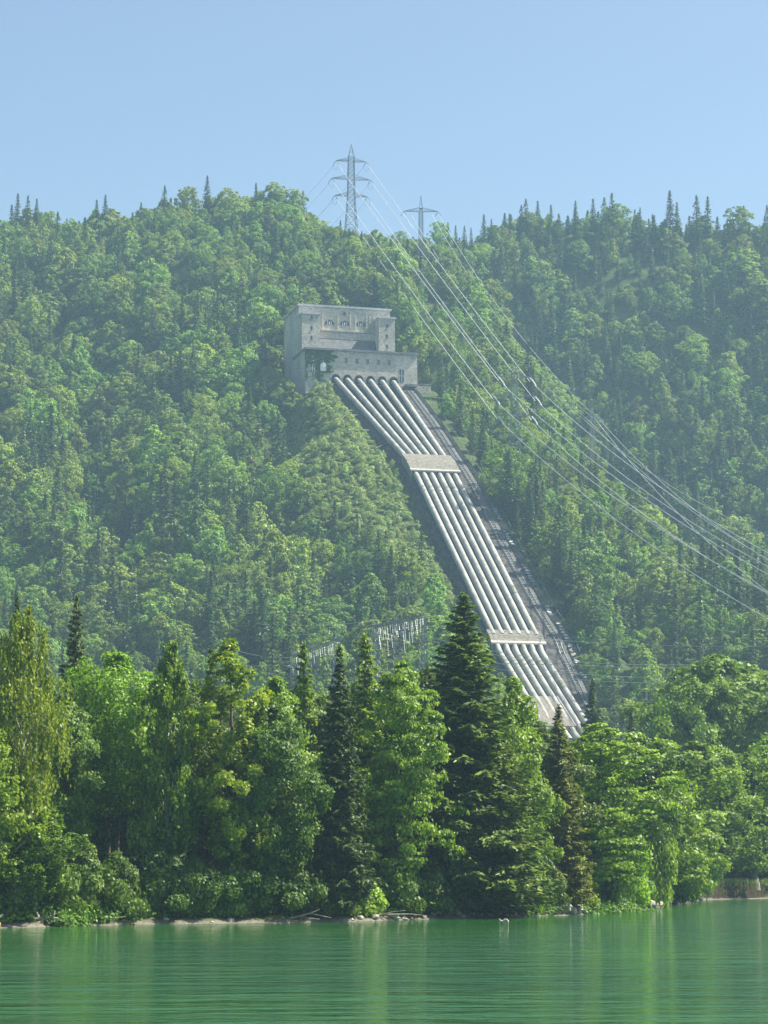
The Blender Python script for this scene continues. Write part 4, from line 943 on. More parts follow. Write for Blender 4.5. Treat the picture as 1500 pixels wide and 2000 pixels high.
# lower trees directly at the water and shrubs
lows = [(10, 1640, 205, 'shrub2', DK, 100), (95, 1655, 208, 'shrub', DK, 120), (165, 1640, 211, 'shrub2', (.9, .9, .8), 90), (235, 1665, 210, 'shrub', DK, 120), (310, 1660, 212, 'shrub2', DK, 100), (385, 1675, 213, 'shrub', DK, 110), (455, 1670, 214, 'shrub', (.6, .8, .8), 120),
        (525, 1650, 216, 'shrub2', DK, 110), (590, 1680, 217, 'shrub', DK, 110), (655, 1690, 219, 'shrub2', (.8, .9, .7), 80), (705, 1722, 218, 'bushlet', (2.2, 2.3, 3.0), 110), (770, 1672, 225, 'shrub', DK, 110), (830, 1650, 228, 'shrub2', (.6, .8, .8), 100), (885, 1650, 231, 'shrub', DK, 110),
        (950, 1660, 235, 'shrub2', DK, 110), (1012, 1640, 238, 'shrub', (1.2, 1.3, .8), 90), (1060, 1665, 243, 'shrub', DK, 90), (1120, 1660, 249, 'shrub2', (1.4, 1.3, .7), 80), (1165, 1600, 256, 'shrub2', (1.1, 1.3, .9), 90), (1212, 1560, 262, 'shrub2', (1.3, 1.5, 1.0), 110),
        (1262, 1590, 270, 'shrub', (1.3, 1.4, .9), 100), (1300, 1570, 290, 'shrub2', (1.2, 1.4, .85), 110), (1345, 1610, 315, 'shrub', (1.3, 1.5, .9), 90), (1280, 1680, 277, 'bushlet', (1.5, 1.8, 1.2), 90), (1235, 1685, 266, 'bushlet', (1.2, 1.4, .9), 80), (1325, 1690, 296, 'bushlet', (1.5, 1.8, 1.0), 80),
        (1375, 1650, 345, 'shrub', (1.1, 1.3, .8), 80), (1395, 1712, 362, 'bushlet', (.8, .9, .7), 50), (1430, 1560, 385, 'shrub2', (.55, .7, .6), 110), (1480, 1590, 390, 'shrub', (.9, 1.2, .6), 100), (1185, 1700, 259, 'bushlet', (.9, 1.1, .8), 80), (1440, 1640, 395, 'shrub', DK, 90)]
seen = {}
nearby = [(60, "under the leftmost birch"), (140, "under the left dark spruce"), (200, "left of the ash stems"), (270, "under the bright ash"), (350, "under the grey-green birch"), (420, "under the slender spruce"), (490, "under the yellow tree"), (560, "under the dark maple"), (625, "right of the dark maple"),
          (680, "under the dull conifer"), (740, "hanging over the driftwood"), (800, "under the layered beech"), (860, "left foot of the tallest spruce"), (915, "at the foot of the tallest spruce"), (980, "right foot of the tallest spruce"), (1035, "under the pointed leafy tree"), (1090, "at the foot of the brownish spruce"), (1145, "above the pale shore stones"),
          (1200, "right of the brownish spruce"), (1250, "above the row of shore stones"), (1292, "above the small dark stump"), (1335, "above the sandy beach"), (1385, "where the beach meets the earth bank"), (1450, "on the grassy earth bank"), (1600, "behind the old wooden post")]
for (u, v, Y, k, tn, wd) in lows:
    w_ = next(q for lim, q in nearby if u <= lim); w_ = w_ + (' by the old post' if u == 1480 else (', the taller one' if u == 1345 else (', nearest the beach' if u == 1375 else ''))); seen[w_] = seen.get(w_, 0) + 1
    tone = "pale whitish flowering" if tn[0] > 2 else ("bright green" if tn[1] > 1.2 else ("dark green" if tn[1] < .85 else "mid green"))
    sz = "low" if k == 'bushlet' else ("upright" if k == 'shrub2' else "spreading")
    plant(k, u, v, Y, wd, tn, f"{sz} {tone} shrub {w_}", "shrubs at the water's edge", name="shrub")
rg = np.random.default_rng(21)                      # unbroken undergrowth
P = []; N = []
for _ in range(900):
    u = rg.uniform(-60, 1400); x0 = (u - 750) / F * 225
    ys = float(yshore(x0)); y = ys + rg.uniform(2.8, 8.0) + (3.5 if u > 1080 else 0)
    if u > 1285: continue
    x = (u - 750) / F * y; z = gz(x, y)
    if x > 43: continue
    n_ = 90; hh = rg.uniform(.5, 2.0); d = rg.normal(size=(n_, 3)); d /= np.linalg.norm(d, axis=1)[:, None]; d[:, 2] = np.abs(d[:, 2])
    P.append(np.array([x, y, z]) + d * (1.1, 1.1, hh) * rg.uniform(.5, 1, (n_, 1))); N.append(d + rg.normal(size=(n_, 3)) * .5)
P = np.concatenate(P); N = np.concatenate(N); V, Fc = cards(P, N, .10, .17, rg); mb = MB(); mb.add(V, Fc)
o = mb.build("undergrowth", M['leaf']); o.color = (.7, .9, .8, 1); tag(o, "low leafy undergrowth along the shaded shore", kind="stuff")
# grass on the earth bank and above the beach
P = []; rg = np.random.default_rng(22); n_ = 30000
x = rg.uniform(33, 75, n_); d = rg.uniform(1.9, 12, n_) ** 1.0; y = yshore(x) + np.where(x > 46.0, d - .25, d + 2.5); z = ground(x, y)
N = rg.normal(size=(n_, 3)) * (1, 1, .2); hh = rg.uniform(.12, .45, n_)
V, Fc = cards(np.stack([x, y, z + hh * .7], 1), N, .035, hh, rg, np.tile([0, 0, 1.0], (n_, 1)) + rg.normal(size=(n_, 3)) * .25); mb = MB(); mb.add(V, Fc)
o = mb.build("grass", M['grass']); tag(o, "sunlit rough grass on top of the earth bank", kind="stuff")

# ------------------------------------------------------------------ shore details
def on_shore(u, off):           # a point near the waterline seen at column u
    y = 240.0
    for _ in range(30): y = 0.5 * y + 0.5 * (float(yshore((u - 750) / F * y)) + off)
    x = (u - 750) / F * y; return x, y, gz(x, y)
rg = np.random.default_rng(31)
us = list(np.linspace(1103, 1200, 15)) + [1213, 1234, 1243, 1262, 1272, 1279, 1287, 1294] + list(np.linspace(870, 1085, 14)) + list(np.linspace(690, 850, 9)) + [420, 455, 330, 250]
STN = []; ORDN = ["first", "second", "third", "fourth", "fifth", "sixth", "seventh", "eighth", "ninth", "tenth", "eleventh", "twelfth", "thirteenth", "fourteenth", "fifteenth", "sixteenth"]
for k, u in enumerate(us):
    big = u > 1095; r = rg.uniform(.32, .62) if big else rg.uniform(.16, .34)
    x, y, z = on_shore(u + rg.uniform(-3, 3), rg.uniform(.2, 1.3)); mb = MB(); rock_mesh(mb, (0, 0, 0), (r * rg.uniform(1, 1.5), r, r * rg.uniform(.6, .85)), rg, n=9)
    o = mb.build("shore_stone", M['stone'], loc=(x, y, max(z, 0) + r * .3)); o.rotation_euler = (rg.uniform(-.3, .3), rg.uniform(-.3, .3), rg.uniform(0, 6))
    where = "in the pale row right of the brownish spruce" if 1095 < u < 1205 else ("between pale row and small dark stump" if u > 1205 else ("below the tallest spruce" if u > 860 else ("beside pale shrub and driftwood" if u > 680 else "on the gravel of the left shore")))
    STN.append((where, u, o))
for where in {q[0] for q in STN}:
    for n_, (_, u, o) in enumerate(sorted([q for q in STN if q[0] == where], key=lambda q: q[1])):
        tag(o, f"{ORDN[n_]} stone from the left {where}", "stone", "stones at the water's edge")
# old leaning post on the bank, small dark stump at the beach
x, y, z = on_shore(1466, 3.4)
root = empty("wooden_post", (x, y, z - .2)); mb = MB(); mb.tube([(-.15, 0, -1), (-.1, 0, .4), (-.25, 0, 2.0), (-.38, 0, 2.75)], [.95, .62, .5, .42], 12)
mb.build("trunk", M['old_wood'], root); mb = MB(); mb.tube([(.35, -.1, -1), (.3, -.1, .5), (.12, 0, 1.6)], [.5, .34, .1], 8); mb.build("root_flare", M['driftwood'], root)
tag(root, "old weathered tree stump standing up like a post on the earth bank", "stump")
x, y, z = on_shore(1299, .6); mb = MB(); mb.tube([(0, 0, -.6), (.03, 0, .3), (.1, 0, .95)], [.42, .36, .33], 10)
root = empty("tree_stump", (x, y, z)); mb.build("trunk", M['bark'], root); mb = MB(); mb.tube([(.1, 0, .95), (.1, 0, 1.0)], [.33, .3], 10); mb.build("cut_top", M['driftwood'], root); tag(root, "short dark stump at the end of the stone row by the sandy beach", "stump")
x, y, z = on_shore(1184, .5); mb = MB(); mb.tube([(0, 0, -.6), (0, 0, .3), (.05, 0, .75)], [.36, .3, .28], 10); root = empty("tree_stump", (x, y, max(z, 0))); mb.build("trunk", M['bark'], root); mb = MB(); mb.tube([(.05, 0, .75), (.05, 0, .79)], [.28, .25], 10); mb.build("cut_top", M['driftwood'], root); tag(root, "short dark stump among the pale shore stones", "stump")
def branchy(name, u, off, segs, mat, label, cat, z=None, rz=0.0, rad=.12):
    x, y, zz = on_shore(u, off) if z is None else (*[q for q in at(u, 1700, off)][:2], z)
    if z is not None: x = (u - 750) / F * off; y = off; zz = z
    root = empty(name, (x, y, zz), rz)
    for k, s_ in enumerate(segs):
        mb = MB(); s_ = np.array(s_, float); n_ = len(s_); mb.tube(s_, np.linspace(rad if k == 0 else rad * .6, rad * .25, n_), 8)
        mb.build("trunk" if k == 0 else "branch", mat, root, smooth=True)
    tag(root, label, cat); return root
branchy("driftwood_log", 600, .6, [[(-1.8, 0, .1), (-.6, 0, .35), (.6, .1, .7), (1.2, .2, .95)], [(-.6, 0, .35), (.2, -.3, .2), (1.2, -.5, .1)], [(.4, .1, .6), (1.3, .3, .4), (2.2, .2, .2)]], M['driftwood'], "bleached branch lying on the shore left of the pale shrub", "driftwood")
branchy("driftwood_log", 745, .7, [[(-2.4, 0, .15), (0, 0, .3), (2.6, .2, .35), (4.2, .3, .2)], [(0, 0, .3), (1.0, -.3, .55), (2.2, -.4, .7)], [(-1.2, 0, .2), (-.2, .3, .6), (.5, .3, .9)]], M['driftwood'], "long bleached log lying under the pale shrub", "driftwood")
branchy("driftwood_log", 95, .8, [[(-1.2, 0, .3), (0, 0, .5), (1.2, .2, .45)], [(-.4, 0, .4), (-.6, 0, .9), (-.9, .1, 1.1)], [(.6, 0, .5), (.8, 0, .8), (.85, 0, 1.1)], [(0, 0, .4), (-.6, -.4, .0), (-.9, -.6, -.2)]], M['driftwood'], "grey root tangle on the shore near the left edge", "driftwood", rad=.22)
branchy("driftwood_log", 210, .7, [[(-1.5, 0, .1), (0, .1, .3), (1.8, .3, .5)]], M['driftwood'], "thin grey branch lying on the gravel below the ash", "driftwood", rad=.10)
branchy("driftwood_log", 1350, .8, [[(-1, 0, .1), (0, 0, .5), (1.1, .2, 1.0)], [(0, 0, .45), (.6, -.3, .2), (1.2, -.4, 0)]], M['driftwood'], "dark leaning branch at the top of the sandy beach", "driftwood", rad=.12)
x, y, z = (-750 / F * 199), 199.0, 0.0
root = empty("fallen_log", (x - .5, y, .2), 0); mb = MB(); mb.tube([(-2.5, 0, .25), (-.6, 0, .22), (.5, 0, .12), (.95, 0, .05)], [.5, .48, .42, .2], 12); mb.build("trunk", M['orange_wood'], root, smooth=True)
mb = MB(); mb.tube([(.3, 0, .3), (.75, 0, .6), (1.15, 0, .9)], [.2, .12, .04], 7); mb.build("branch", M['pale_wood'], root, smooth=True); tag(root, "orange-brown peeled log in the water, cut off by the left edge", "log")
Yd = 216.0; x = (982 - 750) / F * Yd
root = empty("snag", (x, Yd, 0))
for nm, pts, rr in (("trunk", [(-.05, 0, -.15), (-.1, 0, .1), (-.22, 0, .22), (-.38, 0, .26)], .06), ("branch", [(-.3, 0, .24), (-.4, 0, .33), (-.46, 0, .42)], .04), ("branch", [(-.36, 0, .26), (-.42, 0, .1), (-.38, 0, -.1)], .05), ("branch", [(-.1, 0, .22), (.05, .02, .36), (.22, 0, .34), (.33, 0, .18), (.32, 0, -.1)], .065), ("branch", [(.03, 0, .33), (.06, 0, .15), (.07, 0, -.1)], .05), ("branch", [(.2, 0, .34), (.2, .05, .15), (.19, .05, -.1)], .035)):
    mb = MB(); mb.tube(pts, rr, 8); mb.build(nm, M['pale_wood'], root, smooth=True)
tag(root, "small pale bleached snag poking out of the green water", "driftwood")
# bleached fallen stems in the clearing left of the pipes
for k, (u, v, Y, ln, az, nm) in enumerate([(684, 860, 925, 6, .1, "topmost"), (690, 877, 920, 8, .2, "second from the top"), (670, 889, 915, 5, 1.0, "third from the top"), (726, 919, 905, 6, -.2, "just left of the upper anchor block"), (718, 1010, 880, 7, 1.5, "upright, lowest"), (748, 945, 890, 5, .6, "below the upper anchor block")]):
    p = at(u, v, Y); z = gz(p.x, Y) + .9; mb = MB(); q = np.array([math.cos(az), .3, math.sin(az) * (.8 if k in (2, 4, 5) else .1)]) * ln / 2; mb.tube([-q, q * .2, q], [.16, .12, .05], 6)
    o = mb.build("fallen_log", M['pale_wood'], loc=(p.x, Y, z)); tag(o, f"bleached fallen stem in the cleared strip, {nm}", "log", "bleached stems in the cleared strip")

# ------------------------------------------------------------------ hillside forest
HK = []                          # hill tree meshes: crown and trunk in one mesh, too far off to show parts
def hreg(kind, mbs, h, r, mat, bark):
    cr, tk = mbs; mb = MB()
    mb.v = list(cr.v) + list(tk.v); mb.f = list(cr.f) + [f_ + cr.n for f_ in tk.f]; mb.m = list(cr.m) + [np.ones(len(f_), int) for f_ in tk.f]
    HK.append((kind, mb.mesh(kind, [mat, bark]), h, r))
LH, NH = M['leaf_hill'], M['needle_hill']
for sd_, env, r, kw in ((51, env_round, 5.2, {}), (52, env_round, 6.2, dict(flat=.65)), (53, env_egg, 4.6, {}), (54, env_egg, 5.6, dict(flat=.5, layer=.25)), (55, env_round, 5.2, dict(open_=1)), (56, env_tall, 4.4, {})):
    hreg("broadleaf_tree", broad(sd_, 15, r, 1.0, 90, 9500, .30, env, lobe=(.12, .24), limbs=6, jit=1.0, **kw), 15, r, LH, B_)
for sd_, r, gp in ((61, 3.3, .1), (62, 3.8, .2), (63, 2.8, .15)):
    hreg("conifer_tree", spruce(sd_, 18, r, 1.0, 22, 8, .55, 26, .35, gap=gp, sparse=1), 18, r, NH, B_)
M['scrub'] = leafmat("scrub_foliage", (0.13, 0.19, 0.04), (0.30, 0.38, 0.11), 0.3, var=0.25)
for sd_, r in ((71, 2.0), (72, 2.4)):
    hreg("broadleaf_bush", broad(sd_, 3, r, .1, 16, 900, .24, env_egg, lobe=(.3, .45), limbs=4, jit=.8, trunk=.05), 3, r, M['scrub'], B_)
# keep-clear outlines of the building and the pipes, in view directions and in plan
rg = np.random.default_rng(77)
def inpoly(u, v, poly):
    poly = np.array(poly, float); r_ = np.zeros(np.shape(u), bool); j_ = len(poly) - 1
    for i_ in range(len(poly)):
        a, b_ = poly[i_], poly[j_]
        c = ((a[1] > v) != (b_[1] > v)) & (u < (b_[0] - a[0]) * (v - a[1]) / (b_[1] - a[1] + 1e-9) + a[0]); r_ ^= c; j_ = i_
    return r_
BLD = [(560, 592), (583, 592), (775, 600), (776, 680), (818, 685), (820, 736), (848, 740), (848, 772), (790, 772), (650, 745), (600, 735), (578, 700)]
PIP = [(652, 738), (845, 745), (850, 790), (925, 890), (985, 1010), (1060, 1150), (1110, 1260), (1165, 1400), (1100, 1410), (950, 1260), (860, 1060), (800, 960), (780, 890), (700, 800)]
sp_ = 6.4
gx_, gy_ = np.meshgrid(np.arange(-240, 240, sp_), np.arange(640, 1330, sp_)); gx_ = gx_.ravel() + rg.uniform(-.45, .45, gx_.size) * sp_; gy_ = gy_.ravel() + rg.uniform(-.45, .45, gy_.size) * sp_
k = np.abs(gx_) < gy_ * .158 + 22; gx_, gy_ = gx_[k], gy_[k]
gzz = ground(gx_, gy_); lt, ls = lane_coords(gx_, gy_)
half = 2.5 * pitch(lt) + 2.6
inl = (lt > -4) & (lt < TS[6] + 12) & (ls > -half - 3.5) & (ls < np.interp(lt, RTt, RTs) + 5)
bl = (lt < 3) & (lt > -48) & (ls > sL - 4) & (ls < sR + 3)
# clearing of low scrub left of the upper pipes
clr = (lt > 0) & (lt < 175) & (ls < -half) & (ls > -half - np.interp(lt, [0, 30, 110, 175], [18, 34, 34, 10]))
nz = np.sin(gx_ * .045 + 2) * np.sin(gy_ * .035 + 1) + .5 * np.sin(gx_ * .11 + gy_ * .07)
uu, vv = proj(gx_, gy_, gzz)
con_p = .20 + .30 * np.clip((uu - 950) / 400, 0, 1) * np.clip((900 - vv) / 300, 0, 1) + .18 * (nz > .7) - .12 * (vv < 540) * (uu < 940)
con_p = np.where(inpoly(uu, vv, [(930, 900), (1000, 930), (1120, 1130), (1290, 1400), (1250, 1500), (1100, 1420), (1060, 1200), (960, 1000)]), .6, con_p)  # more dark conifers, their colour standing in for the gully's shadow
con_p = np.where(inpoly(uu, vv, [(945, 480), (1000, 490), (1080, 700), (1250, 900), (1420, 1080), (1520, 1220), (1520, 1290), (1400, 1180), (1200, 950), (1050, 780)]), .75, con_p)  # dark conifer foliage paints the shade of the valley fold
con = rg.random(len(gx_)) < con_p
swath = inpoly(uu, vv, [(800, 620), (880, 600), (1000, 760), (1080, 900), (1250, 1080), (1180, 1120), (1000, 950), (880, 820)])
T = []
for q in range(len(gx_)):
    if inl[q] or bl[q]: continue
    cn = con[q]; hh = (rg.uniform(13, 25) if cn else rg.choice([8, 12, 16, 21], p=[.30, .40, .22, .08]) * rg.uniform(.85, 1.15)) * (1 + .15 * nz[q])
    if vv[q] < 560: hh *= .85
    if swath[q]: hh *= .62; cn = cn and rg.random() < .4
    wd = (rg.uniform(.8, 1.15) if not cn else rg.uniform(.85, 1.2))
    scr = False
    if clr[q]:
        if rg.random() < .15: continue
        hh = rg.uniform(1.8, 3.8); cn = False; wd = 1.0; scr = True
    x, y, z = gx_[q], gy_[q], gzz[q] - .4
    kd = int(rg.integers(9, 11)) if scr else (int(rg.integers(6, 9)) if cn else int(rg.integers(0, 6)))
    kind, me, H0, R0 = HK[kd]; rr = R0 * hh / H0 * wd
    T.append([x, y, z, hh, rr, kd, rg.uniform(0, 6.28), 0])
# extra scrub to close the clearing
for _ in range(1500):
    t_ = rg.uniform(1, 175); h_ = 2.5 * float(pitch(t_)) + 2.6; s_ = -h_ - rg.uniform(2.2, float(np.interp(t_, [0, 30, 110, 175], [19, 35, 35, 12])))
    x, y = C(t_, s_); T.append([x, y, gz(x, y) - .2, rg.choice([1.0, 1.6, 2.6, 4.0], p=[.35, .35, .2, .1]) * rg.uniform(.8, 1.2), rg.uniform(.9, 2.5), int(rg.integers(9, 11)), rg.uniform(0, 6.28), 2])
# chosen treetops on the skyline (column, top row, conifer?)
for (u, v, cn, hh, Y) in [(35, 378, 1, 17, 1150), (55, 382, 1, 15, 1152), (72, 388, 1, 13, 1150), (189, 390, 1, 15, 1150), (206, 381, 1, 16, 1150), (322, 362, 1, 17, 1148), (405, 343, 1, 16, 1150), (366, 362, 0, 15, 1150), (500, 357, 1, 14, 1150), (540, 355, 0, 15, 1150), (592, 372, 1, 13, 1152), (665, 430, 1, 12, 1158), (570, 368, 0, 15, 1152), (450, 366, 0, 15, 1150),
                          (862, 432, 0, 12, 1190), (875, 434, 1, 12, 1192), (890, 440, 1, 11, 1190), (907, 441, 1, 11, 1190), (920, 445, 1, 10, 1190), (945, 418, 1, 16, 1240), (1027, 388, 1, 18, 1250), (1050, 392, 1, 17, 1250), (1018, 400, 1, 15, 1250), (1076, 400, 1, 17, 1250), (1124, 392, 1, 18, 1250), (1158, 388, 1, 18, 1250), (1195, 377, 1, 22, 1245), (1180, 385, 1, 20, 1250), (1210, 394, 0, 16, 1245),
                          (1308, 372, 1, 24, 1245), (1322, 395, 1, 19, 1245), (1360, 381, 1, 23, 1247), (1382, 384, 1, 22, 1247), (1440, 402, 0, 19, 1245), (1452, 402, 1, 18, 1247), (1498, 400, 1, 19, 1247), (1278, 420, 1, 15, 1247), (1250, 405, 1, 14, 1250)]:
    p = at(u, v, Y); kd = (6 + (u % 3)) if cn else (u % 3); T.append([p.x, Y, p.z - hh, hh, HK[kd][3] * hh / HK[kd][2] * (1.1 if cn else 1.1), kd, u * .7, 1])
T = np.array(T)
tu, tv = proj(T[:, 0], T[:, 1], T[:, 2] + T[:, 3]); _, tb_ = proj(T[:, 0], T[:, 1], T[:, 2]); tw = T[:, 4] / T[:, 1] * F
# drop trees that would stand in front of the building or the pipes
bad = np.zeros(len(T), bool)
for fx in (-.75, 0, .75):
    for fv in (0.04, .3, .6):
        U_, V_ = tu + fx * tw * (1 if fv > .1 else .4), tv + fv * (tb_ - tv)
        bad |= inpoly(U_, V_, BLD) & (T[:, 1] < Y0 + 30)
        t_, s_ = lane_coords(T[:, 0], T[:, 1])
        bad |= inpoly(U_, V_, PIP) & (T[:, 1] < Y0 + 5) & (t_ > -5)
        bad |= inpoly(U_, V_, [(560, 1240), (670, 1232), (672, 1312), (560, 1325)]) & (T[:, 1] < 705)
        bad |= inpoly(U_, V_, [(722, 1198), (838, 1190), (838, 1300), (722, 1300)]) & (T[:, 1] < 668)
        bad |= inpoly(U_, V_, [(956, 735), (1000, 706), (1052, 735), (1052, 830), (1022, 862), (990, 862), (956, 830)]) & (T[:, 1] < 935)
        bad |= inpoly(U_, V_, [(1140, 800), (1156, 794), (1172, 800), (1172, 845), (1140, 845)]) & (T[:, 1] < 1008)
small = T[:, 3] < 5
bad &= ~((small) & ~inpoly(tu, tv + 4, BLD) & ~inpoly(tu, tv + 4, PIP))
# a skyline kept at its height: nothing ordinary may rise over it
skyu = [-100, 0, 200, 300, 400, 560, 600, 625, 660, 720, 780, 850, 930, 944, 960, 1100, 1200, 1300, 1400, 1500, 1700]
skyv = [402, 396, 400, 392, 372, 362, 385, 428, 442, 446, 456, 462, 476, 474, 425, 410, 405, 425, 425, 410, 410]
T_keep = ~bad
sk = np.interp(tu, skyu, skyv) + rg.uniform(-10, 16, len(T))
over = (tv < sk) & (T[:, 7] != 1) & T_keep
dh = (sk - tv + 4) / F * T[:, 1]; T[over, 2] -= 0; T[over, 3] = np.maximum(T[over, 3] - dh[over], 3.0)
T_keep &= ~(over & (dh > 12))
T = T[T_keep]; tu, tv = proj(T[:, 0], T[:, 1], T[:, 2] + T[:, 3]); _, tb_ = proj(T[:, 0], T[:, 1], T[:, 2]); tw = T[:, 4] / T[:, 1] * F
# what each tree shows: nearest first over a coarse picture
GW, GH = 300, 400; buf = np.zeros((GH, GW), bool); show = np.zeros(len(T))
for (a, b_, v0, v1, Y) in FGRECT:
    buf[max(0, int(v0 / 5)):int(v1 / 5), max(0, int(a / 5)):max(0, int(b_ / 5))] = True
for q in np.argsort(T[:, 1]):
    a, b_ = int((tu[q] - tw[q] * .8) / 5), int((tu[q] + tw[q] * .8) / 5) + 1; c, d_ = int((tv[q] + 4) / 5), int(tb_[q] / 5) + 1
    a, b_, c, d_ = max(a, 0), min(b_, GW), max(c, 0), min(d_, GH)
    if a >= b_ or c >= d_: continue
    show[q] = (~buf[c:d_, a:b_]).sum(); buf[c:d_, a:b_] = True
isc = (T[:, 5] >= 6) & (T[:, 5] < 9); order = np.argsort(-show - (T[:, 7] == 1) * 1000)
single = []
isb = T[:, 5] >= 9
for sel in (~isc & ~isb, isc, isb):
    single += [q for q in order if sel[q] and show[q] > 1][:290]
print("hill trees", len(T), "visible", int((show > 1).sum()), "conifers visible", int(((show > 1) & isc).sum()), "single", len(single))
# label every single tree by where it stands, ranked from the left within its patch
rows = [(440, "on the skyline"), (520, "just below the skyline"), (600, "on the upper slope"), (690, "level with the building"), (790, "level with the pipe tops"), (900, "level with upper pipe run"), (1000, "level with upper block"), (1100, "level with middle pipe run"), (1210, "on the lower slope"), (1330, "just above shore trees"), (2100, "low behind shore trees")]
cols = [(90, "at the left edge"), (180, "near the left edge"), (280, "far left of building"), (380, "left of the building"), (470, "nearer left of building"), (560, "just left of building"), (660, "under building's left end"), (760, "under building's right end"), (860, "just right of building"), (950, "under the cables"), (1040, "by the wooded pylon"), (1130, "right of wooded pylon"), (1220, "by the slim pylon"), (1310, "right of slim pylon"), (1400, "towards the right edge"), (3000, "at the right edge")]
ORD = ["leftmost", "second", "third", "fourth", "fifth", "sixth", "seventh", "eighth", "ninth", "tenth", "eleventh", "twelfth", "thirteenth", "fourteenth", "fifteenth", "sixteenth", "seventeenth", "eighteenth", "nineteenth", "twentieth"]
cells = {}
for q in single:
    rw_ = next(n for l, n in rows if tv[q] < l); cl_ = next(n for l, n in cols if tu[q] < l); cells.setdefault((rw_, cl_, 2 if isb[q] else int(isc[q])), []).append(q)
_on = ['', 'first', 'second', 'third', 'fourth', 'fifth', 'sixth', 'seventh', 'eighth', 'ninth']
ORD += ['twenty-' + q for q in _on[1:]] + ['thirtieth'] + ['thirty-' + q for q in _on[1:]] + ['fortieth'] + ['forty-' + q for q in _on[1:]] + ['fiftieth'] + ['fifty-' + q for q in _on[1:]] + ['sixtieth'] + ['sixty-' + q for q in _on[1:]] + ['seventieth'] + ['seventy-' + q for q in _on[1:]]
protos = [None] * 11
for (rw_, cl_, cn), qs in cells.items():
    bush = cn == 2; cn = cn == 1
    qs.sort(key=lambda q: tu[q])
    for n_, q in enumerate(qs):
        x, y, z, hh, rr, kd, rz, fl = T[q]; kd = int(kd); kind, me, H0, R0 = HK[kd]
        o = bpy.data.objects.new(kind, me); COL.objects.link(o); o.location = (x, y, z); s = rr / R0; o.scale = (s, s, hh / H0); o.rotation_euler = (0, 0, rz)
        if protos[kd] is None: protos[kd] = o
        wd_ = "conifer" if cn else ("low bush" if kd >= 9 else "leafy tree"); pos = "only" if len(qs) == 1 else ORD[min(n_, 78)]
        tag(o, f"{wd_} {rw_}, {cl_}, {pos}" + ("" if pos in ("only", "leftmost") else " from the left"), "bush" if bush else ("conifer" if cn else "broadleaf tree"), "low bushes in the cleared strip" if bush else "conifers on the wooded hill" if cn else "leafy trees on the wooded hill")
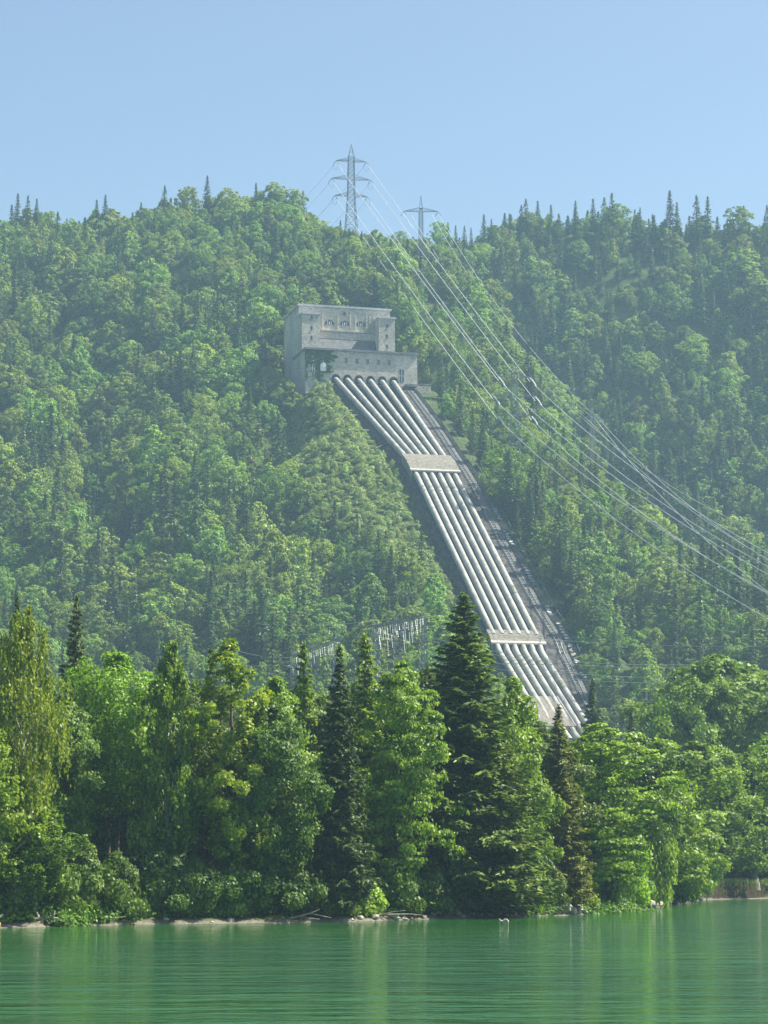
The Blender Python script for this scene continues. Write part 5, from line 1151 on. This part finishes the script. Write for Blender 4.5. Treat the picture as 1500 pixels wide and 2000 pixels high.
# all the rest: one object that scatters the same trees
rest = [q for q in range(len(T)) if q not in set(single)]
gt = bpy.data.node_groups.new("scatter_trees", 'GeometryNodeTree')
gt.interface.new_socket("Geometry", in_out='INPUT', socket_type='NodeSocketGeometry'); gt.interface.new_socket("Geometry", in_out='OUTPUT', socket_type='NodeSocketGeometry')
gi = gt.nodes.new("NodeGroupInput"); go = gt.nodes.new("NodeGroupOutput"); jn = gt.nodes.new("GeometryNodeJoinGeometry")
def named(nm, tp):
    n_ = gt.nodes.new("GeometryNodeInputNamedAttribute"); n_.data_type = tp; n_.inputs[0].default_value = nm; return n_
ak, ar, as_ = named("kind_index", 'INT'), named("turn", 'FLOAT_VECTOR'), named("size", 'FLOAT_VECTOR')
for kd in range(11):
    if protos[kd] is None: continue
    oi = gt.nodes.new("GeometryNodeObjectInfo"); oi.inputs[0].default_value = protos[kd]; oi.transform_space = 'ORIGINAL'; oi.inputs[1].default_value = False
    ip = gt.nodes.new("GeometryNodeInstanceOnPoints"); cm_ = gt.nodes.new("FunctionNodeCompare"); cm_.data_type = 'INT'; cm_.operation = 'EQUAL'
    gt.links.new(ak.outputs[0], cm_.inputs[2]); cm_.inputs[3].default_value = kd
    gt.links.new(gi.outputs[0], ip.inputs["Points"]); gt.links.new(cm_.outputs[0], ip.inputs["Selection"]); gt.links.new(oi.outputs["Geometry"], ip.inputs["Instance"])
    gt.links.new(ar.outputs[0], ip.inputs["Rotation"]); gt.links.new(as_.outputs[0], ip.inputs["Scale"]); gt.links.new(ip.outputs[0], jn.inputs[0])
gt.links.new(jn.outputs[0], go.inputs[0])
me = bpy.data.meshes.new("forest_points"); me.vertices.add(len(rest)); R_t = T[rest]
me.vertices.foreach_set("co", R_t[:, :3].astype(np.float32).ravel())
at1 = me.attributes.new("kind_index", 'INT', 'POINT'); at1.data.foreach_set("value", R_t[:, 5].astype(np.int32))
at2 = me.attributes.new("turn", 'FLOAT_VECTOR', 'POINT'); at2.data.foreach_set("vector", np.stack([R_t[:, 6] * 0, R_t[:, 6] * 0, R_t[:, 6]], 1).astype(np.float32).ravel())
H0 = np.array([HK[int(k)][2] for k in R_t[:, 5]]); R0 = np.array([HK[int(k)][3] for k in R_t[:, 5]])
at3 = me.attributes.new("size", 'FLOAT_VECTOR', 'POINT'); at3.data.foreach_set("vector", np.stack([R_t[:, 4] / R0, R_t[:, 4] / R0, R_t[:, 3] / H0], 1).astype(np.float32).ravel())
fo = bpy.data.objects.new("forest", me); COL.objects.link(fo); md = fo.modifiers.new("scatter", 'NODES'); md.node_group = gt
tag(fo, "dense mixed forest filling the mountainside behind the nearer trees", kind="stuff")

# ------------------------------------------------------------------ haze
m = bpy.data.materials.new("haze_air"); m.use_nodes = True; nt = m.node_tree; nt.nodes.clear()
pv = nt.nodes.new("ShaderNodeVolumePrincipled"); oo = nt.nodes.new("ShaderNodeOutputMaterial"); nt.links.new(pv.outputs[0], oo.inputs["Volume"])
pv.inputs["Color"].default_value = (0.46, 0.74, 0.98, 1); pv.inputs["Density"].default_value = HAZE if 'HAZE' in globals() else 0.00017; pv.inputs["Anisotropy"].default_value = 0.1
mb = MB(); mb.box((0, 800, 180), (2600, 2300, 372)); hz = mb.build("haze", m); tag(hz, "thin bluish summer haze over the lake and mountainside", kind="stuff")
